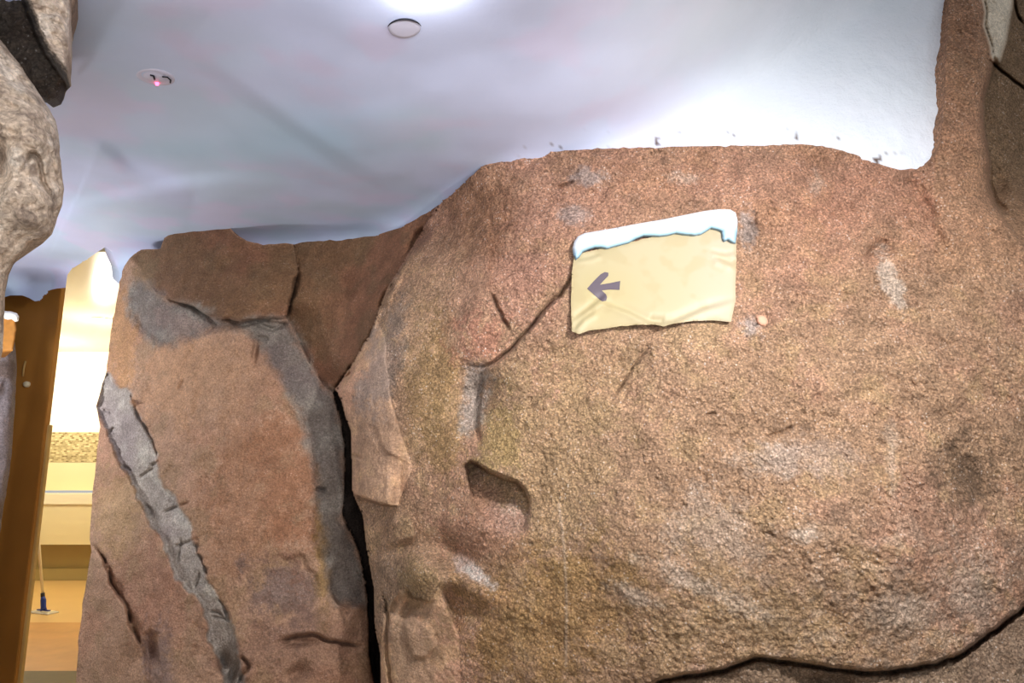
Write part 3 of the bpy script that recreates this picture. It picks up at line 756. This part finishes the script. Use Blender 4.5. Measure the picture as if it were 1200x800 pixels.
# scraped spots where the white paint meets the rock
chip = fbm(W, 30.0, 2, 0.6, 77.0); dT = seg_near(CX, CY, TOP, False)[0]
cc = mixc(cc, lin(92, 74, 66), smooth(0.62, 0.75, chip)*(1 - smooth(6, 26, dT))*smooth(560, 700, CX)*(1 - smooth(1040, 1090, CX)))
fcc = grid_faces(*CX.shape)
fcx = CX.ravel()[fcc].mean(1); fcy = CY.ravel()[fcc].mean(1)
fcc = fcc[inside(fcx, fcy, ceil_poly)]
a, b, fi = boundary(fcc)
em = (CY.ravel()[a] > 280) & (CX.ravel()[a] < 146)
ceil = build_part('ceiling', CV, fcc, M_plaster, cc.reshape(-1, 3), (a[em], b[em], [(-0.015, 0.02, 0.006), (-0.25, 0.33, 0.13), (-0.3, 0.6, 0.5)]))
st = ceil.data.attributes.new('stipple', 'FLOAT', 'POINT')
co = np.zeros(len(ceil.data.vertices)*3, np.float32); ceil.data.vertices.foreach_get('co', co); co = co.reshape(-1, 3)
st.data.foreach_set('value', (0.08 + 0.92*smooth(0.55, 1.15, co[:, 0])).astype(np.float32))
tag(ceil, 'white and pale blue painted plaster ceiling with soft folds', 'ceiling', 'structure')

# ------------------------------------------------------------------ boulders at the left, close to the viewer
LB = [(-400, -40), (-120, -20), (-40, 22), (0, 47), (22, 74), (40, 101), (54, 122), (65, 141), (69, 158), (70, 180), (73, 205), (75, 221), (73, 240), (65, 262), (61, 275),
      (48, 281), (36, 287), (26, 299), (16, 310), (10, 322), (6, 342), (5, 362), (4, 385), (4, 410), (-2, 430), (-20, 520), (-40, 700), (-80, 1000), (-120, 1600), (-700, 1600), (-700, -40)]
def y_lower(X, Yp, sd):
    R = 60.0
    k = np.clip(1 - sd/R, 0, 1)
    Y = 1.02 + 0.10*(1 - np.sqrt(np.maximum(0, 1 - k*k))) + 0.0002*np.maximum(0, Yp - 300)
    W = world(X, Yp, Y)
    Y += 0.03*fbm(W, 5.0, 3, 0.5, 4.0) + 0.010*fbm(W, 22.0, 3, 0.6, 14.0) + 0.004*fbm(W, 80.0, 2, 0.6, 24.0)
    d, _, _, s, t = seg_near(X, Yp, [(33, 186), (36, 181), (42, 181), (47, 188), (49, 200), (52, 214), (58, 224)], False)
    Y += 0.02*np.exp(-(d/2.6)**2) + 0.012*smooth(-1.5, 1.5, -s*d)*np.exp(-(d/14)**1.5)
    Y += 0.05*np.exp(-(((X - 0)/9)**2 + ((Yp - 188)/22)**2))
    return Y
def c_lower(X, Yp, sd, W):
    n = fbm(W, 9.0, 4, 0.6, 6.0); n2 = fbm(W, 30.0, 3, 0.6, 16.0)
    c = np.zeros(X.shape + (3,)) + lin(200, 176, 152)
    c = mixc(c, lin(224, 206, 186), smooth(0, 0.6, n)*0.8); c = mixc(c, lin(150, 128, 110), smooth(0.1, 0.6, -n)*0.8); c = mixc(c, lin(120, 100, 86), smooth(0.3, 0.8, n2)*0.6)
    return c
o = patch('boulder', wiggle(LB, 0.8, 7, 90, True), 1.6, y_lower, M_fore, c_lower, [(-0.05, 0.05, 0), (-0.22, 0.20, 0), (-0.4, 0.30, 0)])
tag(o, 'rough beige boulder with a pitted face, lower of two at the left edge', 'boulder')
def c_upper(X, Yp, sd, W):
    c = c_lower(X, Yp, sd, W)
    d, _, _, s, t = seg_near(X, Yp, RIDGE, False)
    return mixc(c, lin(52, 41, 34), smooth(-2, 5, -s*d + 4*fbm(W, 40.0, 2, 0.6, 5.0))*0.9)  # near-black pigment paints in the deep shade of the hollow
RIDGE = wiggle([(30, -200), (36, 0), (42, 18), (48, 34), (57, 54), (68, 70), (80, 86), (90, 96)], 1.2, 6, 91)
UB = [(-500, -60), (83, -60), (82, 0), (81, 34), (80, 65), (79, 84), (72, 98), (66, 114), (55, 119), (46, 112), (30, 108), (0, 95), (-80, 60), (-500, 20)]
def y_upper(X, Yp, sd):
    k = np.clip(1 - sd/14.0, 0, 1)
    Y = 1.12 + 0.03*(1 - np.sqrt(np.maximum(0, 1 - k*k)))*smooth(30, 60, X)
    d, _, _, s, t = seg_near(X, Yp, RIDGE, False)
    Y += np.where(s < 0, np.minimum(0.40, 0.04*d)*smooth(-42, -24, X), 0.0012*d)
    W = world(X, Yp, Y)
    Y += 0.012*fbm(W, 16.0, 3, 0.6, 15.0) + 0.006*fbm(W, 60.0, 2, 0.6, 25.0)
    return Y
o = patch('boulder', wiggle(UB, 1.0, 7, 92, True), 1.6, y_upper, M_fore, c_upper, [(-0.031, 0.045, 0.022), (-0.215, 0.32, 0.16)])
tag(o, 'beige boulder with a dark hollow underside, hanging above the other boulder', 'boulder')
# small brown rock peeping out behind the upper boulder
BBP = [(74, -50), (93, -50), (92, -40), (90, 0), (88, 14), (84, 28), (79, 33), (74, 28)]
def y_b3(X, Yp, sd):
    k = np.clip(1 - sd/16.0, 0, 1); Y = 1.34 + 0.04*(1 - np.sqrt(np.maximum(0, 1 - k*k)))
    W = world(X, Yp, Y); return Y + 0.012*fbm(W, 18.0, 3, 0.6, 33.0)
o = patch('boulder', wiggle(BBP, 1.0, 7, 93, True), 1.6, y_b3, M_fore, lambda X, Yp, sd, W: np.zeros(X.shape + (3,)) + lin(150, 126, 106), [(-0.033, 0.05, 0.02), (-0.12, 0.18, 0.08)])
tag(o, 'narrow sliver of brown rock behind the upper boulder, against the ceiling', 'boulder')

# grey rock further back at the left edge
GL = [(-600, 300), (-100, 330), (0, 352), (10, 372), (17, 400), (20, 420), (19, 450), (16, 500), (13, 540), (7, 580), (2, 610), (-4, 650), (-14, 720), (-30, 820), (-40, 1100), (-600, 1100)]
def y_gl(X, Yp, sd):
    k = np.clip(1 - sd/24.0, 0, 1); Y = 3.9 + 0.16*(1 - np.sqrt(np.maximum(0, 1 - k*k)))
    W = world(X, Yp, Y)
    d = seg_near(X, Yp, [(-4, 470), (2, 460), (6, 448)], False)[0]
    return Y + 0.03*fbm(W, 4.0, 4, 0.55, 44.0) + 0.03*np.exp(-(d/2.5)**2)
def c_gl(X, Yp, sd, W):
    n = fbm(W, 5.0, 4, 0.6, 46.0); c = np.zeros(X.shape + (3,)) + lin(140, 128, 128)
    return mixc(c, lin(112, 92, 80), smooth(0.0, 0.5, n)*0.7)
o = patch('wall_left', wiggle(GL, 0.8, 7, 94, True), 2.0, y_gl, M_grey, c_gl, [(-0.06, 0.06, 0), (-0.42, 0.40, 0)])
tag(o, 'grey violet rock wall at the left edge beside the brown board', 'rock wall', 'structure')

# ------------------------------------------------------------------ doorway and restroom
M_brown = plain('brown_paint', (184, 128, 58), 0.45, 0.4, noise=0.22, scale=3.0)
M_strip = plain('pale_wood_strip', (206, 170, 104), 0.5, 0.3, noise=0.1, scale=12.0)
M_pin = plain('cream_plastic', (236, 226, 190), 0.35, 0.5)
xe = -0.6725*4.45
wd = thing('wall_front', 'brown painted board wall at the doorway with a pale corner strip', 'wall', (xe - 0.4, 4.5, 0), 'structure')
child(box_mesh('board', (xe - 1.2, 4.40, 0), (xe, 4.45, 2.9), M_brown, 0.004), wd)
child(box_mesh('corner_strip', (xe - 0.006, 4.425, 0.08), (xe + 0.016, 4.455, EYE + 0.235), M_strip, 0.003), wd, 'pale wooden corner strip')
p = world(np.array(30.5), np.array(450.0), np.array(4.385))
child(lathe('stud', [(0.0, 0.012), (0.010, 0.011), (0.017, 0.006), (0.019, 0.0), (0.019, -0.02)], M_pin, tuple(p), (math.pi/2, 0, 0), 24), wd, 'small round cream stud')
p0 = world(np.array(30.0), np.array(423.0), np.array(4.392)); p1 = world(np.array(27.0), np.array(441.0), np.array(4.392))
child(tube('bracket', [tuple(p0), tuple((p0 + p1)/2 + np.array([0.002, -0.008, 0])), tuple(p1)], 0.006, M_strip), wd)

def tiled(name, c1, c2, grout, sx, sy, rough=0.25):
    m, nt, b = base_mat(name, rough, 0.5); L = nt.links.new
    geo = N(nt, 'ShaderNodeNewGeometry'); mp = N(nt, 'ShaderNodeMapping'); L(geo.outputs['Position'], mp.inputs['Vector'])
    mp.inputs['Rotation'].default_value = (math.pi/2, 0, 0)
    br = N(nt, 'ShaderNodeTexBrick', offset=0.5); L(mp.outputs['Vector'], br.inputs['Vector'])
    br.inputs['Color1'].default_value = tuple(lin(*c1)) + (1,); br.inputs['Color2'].default_value = tuple(lin(*c2)) + (1,); br.inputs['Mortar'].default_value = tuple(lin(*grout)) + (1,)
    br.inputs['Scale'].default_value = 1.0; br.inputs['Brick Width'].default_value = sx; br.inputs['Row Height'].default_value = sy; br.inputs['Mortar Size'].default_value = min(sx, sy)*0.09
    L(br.outputs['Color'], b.inputs['Base Color'])
    return m
M_white = plain('white_wall_paint', (250, 246, 232), 0.4, 0.4, noise=0.02, scale=3)
M_cream = plain('cream_wall_tile', (246, 232, 186), 0.2, 0.5, noise=0.03, scale=3)
M_ledge = plain('white_glazed_tile', (252, 244, 214), 0.15, 0.5, noise=0.02, scale=3)
M_mosaic = tiled('mosaic', (228, 212, 164), (128, 108, 70), (196, 178, 130), 0.040, 0.022)
M_base = plain('shade_olive', (176, 158, 104), 0.4, 0.4, noise=0.06, scale=5)  # olive carries the shade under the bench front; the skirting shares it
M_cc = plain('cream_ceiling_gloss', (224, 212, 166), 0.22, 0.5, noise=0.03, scale=2)
M_tan = plain('tan_floor', (216, 178, 118), 0.35, 0.4, noise=0.06, scale=4)
M_mottled = plain('mottled_brown_floor', (196, 142, 78), 0.4, 0.4, noise=0.25, scale=5)
M_bounce = plain('bright_bounce_floor', (190, 178, 162), 0.6, 0.3, noise=0.1, scale=6)  # unseen corridor floor, lightened to bounce light up to the ceiling
M_dark = plain('shaded_olive_floor', (104, 92, 62), 0.6, 0.3, noise=0.2, scale=10)  # dark olive carries the shade on the doorway floor
YB = 9.2
wf = thing('wall_far', 'bright restroom wall with a mosaic band seen through the doorway', 'wall', (-5, YB, 0), 'structure')
child(box_mesh('wall_paint', (-9, YB, 1.89), (-1.5, YB + 0.1, 3.1), M_white), wf, 'overlit white paint')
child(box_mesh('mosaic_band', (-9, YB - 0.006, 1.50), (-1.5, YB + 0.1, 1.89), M_mosaic), wf, 'band of small brown mosaic tiles')
child(box_mesh('tile_panel', (-9, YB, 1.13), (-1.5, YB + 0.1, 1.50), M_cream), wf, 'cream tiles')
child(box_mesh('ledge', (-9, YB - 0.18, 0.96), (-1.5, YB + 0.1, 1.10), M_ledge, 0.005), wf, 'white glazed ledge')
child(box_mesh('bench_front', (-9, YB - 0.16, 0.46), (-1.5, YB + 0.1, 0.96), M_cream), wf, 'cream tiled front')
child(box_mesh('plinth', (-9, YB + 0.02, 0.0), (-1.5, YB + 0.1, 0.46), M_base), wf, 'recessed plinth with bench shade in its olive colour')
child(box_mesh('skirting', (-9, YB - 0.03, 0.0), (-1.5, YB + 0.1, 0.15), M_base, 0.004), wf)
o = box_mesh('wall_side', (-9.1, 4.62, 0), (-9.0, YB, 3.1), M_cream); tag(o, 'cream restroom side wall beyond the brown board', 'wall', 'structure')
o = box_mesh('wall_inner', (-1.5, 4.6, 0), (-1.4, YB, 3.1), M_cream); tag(o, 'cream restroom wall hidden behind the rock pillar', 'wall', 'structure')
o = box_mesh('ceiling', (-9, 4.7, 2.98), (-1.4, YB, 3.05), M_cc); tag(o, 'glossy cream restroom ceiling seen through the doorway', 'ceiling', 'structure')
fl = thing('floor', 'tan floor running from the dark threshold into the restroom', 'floor', (0, 0, 0), 'structure')
child(box_mesh('threshold', (-9, 4.5, -0.05), (-1.4, 5.32, 0.0), M_dark), fl, 'doorway floor strip with shade in its dark olive colour')
child(box_mesh('corridor_floor', (-9, -3, -0.05), (4, 4.5, 0.0), M_bounce), fl)
child(box_mesh('floor_strip', (-9, 5.32, -0.05), (-1.4, 6.85, 0.0), M_mottled), fl, 'mottled brown strip')  # browner mottled stretch before the paler floor
child(box_mesh('floor_panel', (-9, 6.85, -0.05), (-1.4, YB, 0.0), M_tan), fl, 'pale tan floor')

# restroom downlight
M_glow = plain('lamp_glow', (255, 240, 200), 0.3, 0.3, emit=6.0)
M_ring = plain('white_ring', (240, 232, 206), 0.3, 0.5)
t = thing('downlight', 'glowing round downlight in the cream restroom ceiling', 'lamp', (-4.32, 7.05, 2.975))
child(lathe('ring', [(0.085, 0.0), (0.105, -0.004), (0.112, 0.0), (0.112, 0.006)], M_ring, (-4.32, 7.05, 2.975), n=32), t)
child(lathe('diffuser', [(0.0, -0.003), (0.085, -0.002), (0.087, 0.004)], M_glow, (-4.32, 7.05, 2.975), n=32), t)

# flat mop standing on the restroom floor
M_blue = plain('blue_plastic', (44, 66, 160), 0.4, 0.4)
M_pad = plain('white_mop_cloth', (236, 232, 226), 0.9, 0.1, noise=0.1, scale=40, bump=0.4)
M_pole = plain('white_pole', (244, 236, 214), 0.3, 0.5)
M_dkp = plain('dark_plastic', (44, 44, 56), 0.5, 0.4)
mx_, my_ = -4.73, 7.26
t = thing('mop', 'white flat floor mop with blue joint leaning behind the brown board', 'mop', (mx_, my_, 0))
def rotbox(name, hx, hy, z0, z1, ang, mat, bev):
    o = box_mesh(name, (-hx, -hy, z0), (hx, hy, z1), mat, bev); o.rotation_euler = (0, 0, ang); o.location = (mx_, my_, 0); return o
child(rotbox('pad', 0.145, 0.06, 0.0, 0.014, -0.35, M_pad, 0.005), t)
child(rotbox('plate', 0.12, 0.042, 0.0145, 0.022, -0.35, M_pole, 0.003), t)
child(rotbox('clip', 0.09, 0.014, 0.0225, 0.032, -0.35, M_blue, 0.004), t)
child(tube('joint', [(mx_, my_, 0.025), (mx_ - 0.006, my_, 0.06), (mx_ - 0.018, my_ + 0.006, 0.12), (mx_ - 0.03, my_ + 0.01, 0.155)], [0.030, 0.024, 0.026, 0.018], M_blue), t)
child(tube('collar', [(mx_ - 0.029, my_ + 0.01, 0.15), (mx_ - 0.038, my_ + 0.013, 0.19)], 0.019, M_dkp), t)
child(tube('handle', [(mx_ - 0.037, my_ + 0.013, 0.185), (mx_ - 0.36, my_ + 0.12, 1.42)], 0.0135, M_pole), t)

# ------------------------------------------------------------------ the arrow sign glued to the rock
M_parch, nt, b = base_mat('printed_parchment', 0.5, 0.35)
at = N(nt, 'ShaderNodeAttribute', attribute_name='pigment'); nt.links.new(at.outputs['Color'], b.inputs['Base Color'])
PAR = [(673, 299), (700, 292), (740, 283), (790, 272), (830, 266), (862, 268), (863, 300), (862, 330), (862, 352), (857, 377), (835, 375), (812, 376), (790, 379), (778, 382), (764, 380),
       (740, 381), (715, 384), (690, 387), (679, 391), (670, 388), (669, 350), (670, 320)]
sx0, sx1 = 660.0, 875.0
def sign_base(X, Yp):
    # smooth carrier: plane fitted to the rock below the sign, slightly in front of it
    return SIGN_P[0] + SIGN_P[1]*(X - 766)/100 + SIGN_P[2]*(Yp - 320)/100
_sx, _sy = np.meshgrid(np.arange(668, 868, 4.0), np.arange(248, 394, 4.0))
_ry = rock_at(_sx, _sy)
A = np.c_[np.ones(_sx.size), (_sx.ravel() - 766)/100, (_sy.ravel() - 320)/100]
SIGN_P = np.linalg.lstsq(A, _ry.ravel(), rcond=None)[0]
_gap = (_ry.ravel() - A @ SIGN_P).min()
SIGN_P[0] += _gap - 0.004
def y_sign(X, Yp, sd=None):
    Y = sign_base(X, Yp)
    for pts, dp, wd in [([(671, 376), (690, 362), (712, 344)], 0.004, 4), ([(673, 306), (690, 303), (705, 298)], 0.003, 3), ([(700, 352), (735, 365), (765, 380), (790, 377), (825, 362), (860, 352)], 0.005, 5),
                        ([(830, 295), (850, 299), (862, 297)], 0.003, 3), ([(835, 302), (850, 307), (860, 312)], 0.004, 4), ([(672, 388), (684, 374), (700, 364)], 0.004, 4), ([(760, 378), (778, 381)], 0.006, 5)]:
        d, _, _, s, t_ = seg_near(X, Yp, pts, False)
        Y = Y + 1.9*dp*np.tanh(s*d/2.0)*np.exp(-(d/wd/1.6)**2)*np.minimum(1, np.minimum(t_, 1 - t_)*5 + 0.15)
    return Y
def c_sign(X, Yp, sd, W):
    n = fbm(W, 12.0, 3, 0.5, 88.0)
    c = np.zeros(X.shape + (3,)) + lin(172, 160, 130)
    c = mixc(c, lin(170, 155, 110), np.exp(-(((X - 700)/60)**2 + ((Yp - 350)/50)**2))*0.8)
    c = mixc(c, lin(174, 163, 142), smooth(790, 850, X)*0.7)
    c = mixc(c, lin(164, 147, 108), smooth(0.0, 0.5, n)*0.4)
    c = mixc(c, lin(160, 138, 98), (1 - smooth(0, 5, sd))*0.4)
    return c
sp_ = world(np.array(766.0), np.array(385.0), sign_base(np.array(766.0), np.array(385.0)))
sg = thing('arrow_sign', 'yellowed parchment sign with snowy top and grey arrow on the rock wall', 'sign', tuple(sp_))
child(patch('parchment', wiggle(PAR, 0.5, 6, 95, True), 1.5, y_sign, M_parch, c_sign, [(0, 0.004, 0)]), sg)
ARROW = [(688, 338), (696, 329), (704, 321), (709, 318.5), (713, 319.5), (713, 323), (708, 328), (703, 333.5), (715, 331.5), (727, 329), (726.5, 334), (726, 339.5), (715, 339), (705, 340), (710, 344.5), (711.5, 348), (710.5, 352), (706, 353), (702, 350.5), (695, 344)]
M_ink = plain('grey_ink', (92, 82, 90), 0.55, 0.3, noise=0.08, scale=60)
child(patch('arrow', ARROW, 0.8, lambda X, Yp, sd: y_sign(X, Yp) - 0.0015, M_ink, None, [(0, 0.0018, 0)]), sg, 'dark grey arrow pointing left')
SNOW = [(671, 290), (673, 283), (677, 277), (685, 273), (715, 268), (747, 262), (777, 257), (806, 251), (826, 247), (842, 245), (856, 245.5), (862, 249), (864.5, 258), (864, 272), (862, 285), (857.5, 284), (853, 281),
        (849, 283), (846.5, 280), (845.5, 271), (840, 269), (833, 267.5), (828, 271), (822, 274.5), (814, 276), (802, 275), (792, 273.5), (782, 276), (773, 277), (763, 276.5), (754, 276.5), (745, 280),
        (737, 284.5), (724, 288), (711, 291.5), (704, 290), (697, 290), (689, 292.5), (683, 295), (679, 301), (675, 304), (672.5, 299)]
def y_snow(X, Yp, sd):
    k = np.clip(1 - sd/10.0, 0, 1)
    return sign_base(X, Yp) - 0.008 - 0.022*np.sqrt(np.maximum(0, 1 - k*k))
SLOW = SNOW[13:]
def c_snow(X, Yp, sd, W):
    d = seg_near(X, Yp, SLOW, False)[0]
    c = np.zeros(X.shape + (3,)) + lin(214, 218, 222)
    c = mixc(c, lin(140, 184, 208), np.exp(-(d/7.5)**2)*0.9)
    return mixc(c, lin(96, 110, 124), np.exp(-(d/0.9)**2)*0.7)
child(patch('snow_cap', SNOW, 1.0, y_snow, M_parch, c_snow, [(0, 0.012, 0)]), sg, 'white snow drift with pale blue lower edge')

# second, half hidden sign with a snow cap at the left edge
t = thing('snowy_sign', 'small brown board sign with white snow cap at the left picture edge', 'sign', tuple(world(np.array(8.0), np.array(411.0), np.array(3.6))))
B2 = [(-30, 374), (17, 372), (19, 385), (17, 400), (15, 411), (6, 412), (-30, 410)]
def y_b2(X, Yp, sd): return 3.60 + 0*X + 0.01*np.clip(1 - sd/3, 0, 1)**2
M_board = plain('orange_brown_board', (168, 112, 48), 0.6, 0.3, noise=0.45, scale=30)
child(patch('board', wiggle(B2, 0.6, 5, 96, True), 1.0, y_b2, M_board, None, [(-0.03, 0.03, 0), (-0.2, 0.22, 0)]), t)
S2 = [(-30, 364), (4, 364.5), (14, 365), (20, 367), (22.5, 371), (21.5, 376), (18, 377), (14, 374), (9, 374.5), (4, 373), (-30, 374)]
def y_s2(X, Yp, sd): return 3.585 - 0.03*np.sqrt(np.maximum(0, 1 - np.clip(1 - sd/5, 0, 1)**2))
M_snow = plain('snow_white', (244, 240, 228), 0.6, 0.3, noise=0.03, scale=20)
child(patch('snow_cap', S2, 0.8, y_s2, M_snow, None, [(-0.035, 0.04, 0.01)]), t)

# ------------------------------------------------------------------ small things on ceiling and rock
def ceil_pt(px, py):
    X = np.array([[float(px)]]); Y_ = np.array([[float(py)]])
    return world(X, Y_, ceil_depth(X, Y_))[0, 0]
def ceil_frame(px, py):
    p = ceil_pt(px, py); a = ceil_pt(px + 12, py) - p; b = ceil_pt(px, py - 12) - p
    n = np.cross(a, b); n /= np.linalg.norm(n)
    if n[2] > 0: n = -n
    from mathutils import Vector
    return p, n, Vector(-n).to_track_quat('Z', 'Y').to_euler()
M_cov = plain('lavender_cover', (204, 202, 220), 0.5, 0.3, noise=0.04, scale=20)
M_black = plain('dark_gap', (30, 30, 38), 0.6, 0.2)
M_led = plain('red_led', (255, 70, 110), 0.3, 0.3, emit=6.0)
# round cover plate with dark open gap
p, n, e = ceil_frame(474, 33)
t = thing('cover_plate', 'round lavender cover plate with a dark gap arc in the ceiling', 'ceiling cover', tuple(p))
q = tuple(p + n*0.002)
o = lathe('disc', [(0.0, -0.0015), (0.030, -0.0015), (0.039, -0.001), (0.0425, 0.002), (0.0425, 0.01)], M_cov, q, e); child(o, t)
R = np.array(__import__('mathutils').Euler(e).to_matrix())
arc = []
for k in range(25):
    a_ = math.radians(-20 + 165*k/24); arc.append((k, a_))
# work out the arc that faces the viewer (nearest to the camera = upper edge in the picture)
pts = [(p + R @ np.array([0.0455*math.cos(a), 0.0455*math.sin(a), 0.0]) + n*0.005) for a in np.linspace(0, 2*math.pi, 120, endpoint=False)]
near = int(np.argmin([np.linalg.norm(v - np.array([0, 0, EYE])) for v in pts]))
sel = [tuple(pts[(near + k) % 120]) for k in range(-24, 25)]
rr = [0.0004 + 0.0022*math.sin(math.pi*k/48.0)**0.6 if 0 < k < 48 else 0.0004 for k in range(49)]
child(tube('gap', sel, rr, M_black, 8), t, 'dark arc shaped gap')
# bare lamp just above the frame, lighting the plaster round it
p, n, e = ceil_frame(492, -24)
q = p + n*0.018
t = thing('ceiling_lamp', 'small round ceiling lamp beside the cover plate, glowing on plaster', 'lamp', tuple(p))
child(lathe('ring', [(0.034, 0.02), (0.040, 0.0), (0.036, -0.006), (0.030, -0.004)], M_ring, tuple(p + n*0.006), e, 32), t)
M_bulb = plain('bulb', (250, 250, 255), 0.3, 0.3, emit=12.0)
child(lathe('bulb', [(0.0, -0.020), (0.014, -0.017), (0.024, -0.008), (0.028, 0.004)], M_bulb, tuple(p + n*0.006), e, 32), t)
lamp('ceiling_lamp_light', tuple(p + n*0.05), 1.1, (0.96, 0.97, 1.0), 0.02)
lamp('ceiling_lamp_beam', tuple(p + n*0.06), 17, (1.0, 0.98, 0.96), 0.03, (-1.3, 3.0, 0.6), 95, 0.7)
# smoke detector with a red diode
p, n, e = ceil_frame(182, 90)
t = thing('smoke_detector', 'flush round detector with a glowing red diode in the ceiling', 'detector', tuple(p))
k_ = 0.055
child(lathe('housing', [(0.0, -0.003), (k_*0.5, -0.004), (k_*0.62, 0.000), (k_*0.8, -0.003), (k_, 0.0), (k_*1.06, 0.006)], M_cov, tuple(p), e, 32), t)
Rm = np.array(__import__('mathutils').Euler(e).to_matrix())
def on(pxx, pyy, h):                       # point of the housing seen at a frame position
    c = ceil_pt(pxx, pyy); return c + n*h
child(lathe('diode', [(0.0, -0.007), (0.004, -0.005), (0.0055, 0.0), (0.0055, 0.006)], M_led, tuple(on(184, 96, 0.005)), e, 16), t, 'red glowing diode')
child(tube('slot', [tuple(on(190, 88, 0.005)), tuple(on(196, 88.5, 0.005)), tuple(on(200, 92, 0.005)), tuple(on(199.5, 95, 0.005))], 0.0022, M_black, 8), t, 'dark slot')
child(tube('slot', [tuple(on(176, 86, 0.005)), tuple(on(180, 87, 0.005)), tuple(on(181, 91, 0.005))], 0.0028, M_black, 8), t, 'dark slot')
# pebble stuck in the cement beside the sign
PEB = [(886, 371), (890, 369), (896, 370), (900, 374), (901, 379), (897, 383), (891, 382), (887, 378)]
def y_peb(X, Yp, sd):
    return PEB_Y - 0.016*np.sqrt(np.maximum(0, 1 - np.clip(1 - sd/5, 0, 1)**2))
PEB_Y = float(rock_at(np.array([[893.0]]), np.array([[376.0]]))[0, 0]) + 0.002
M_peb = plain('pink_pebble', (206, 158, 132), 0.7, 0.3, noise=0.1, scale=80, bump=0.2)
o = patch('pebble', PEB, 0.8, y_peb, M_peb, None, [(0, 0.015, 0)])
tag(o, 'small pinkish pebble stuck in the rock beside the arrow sign', 'pebble')
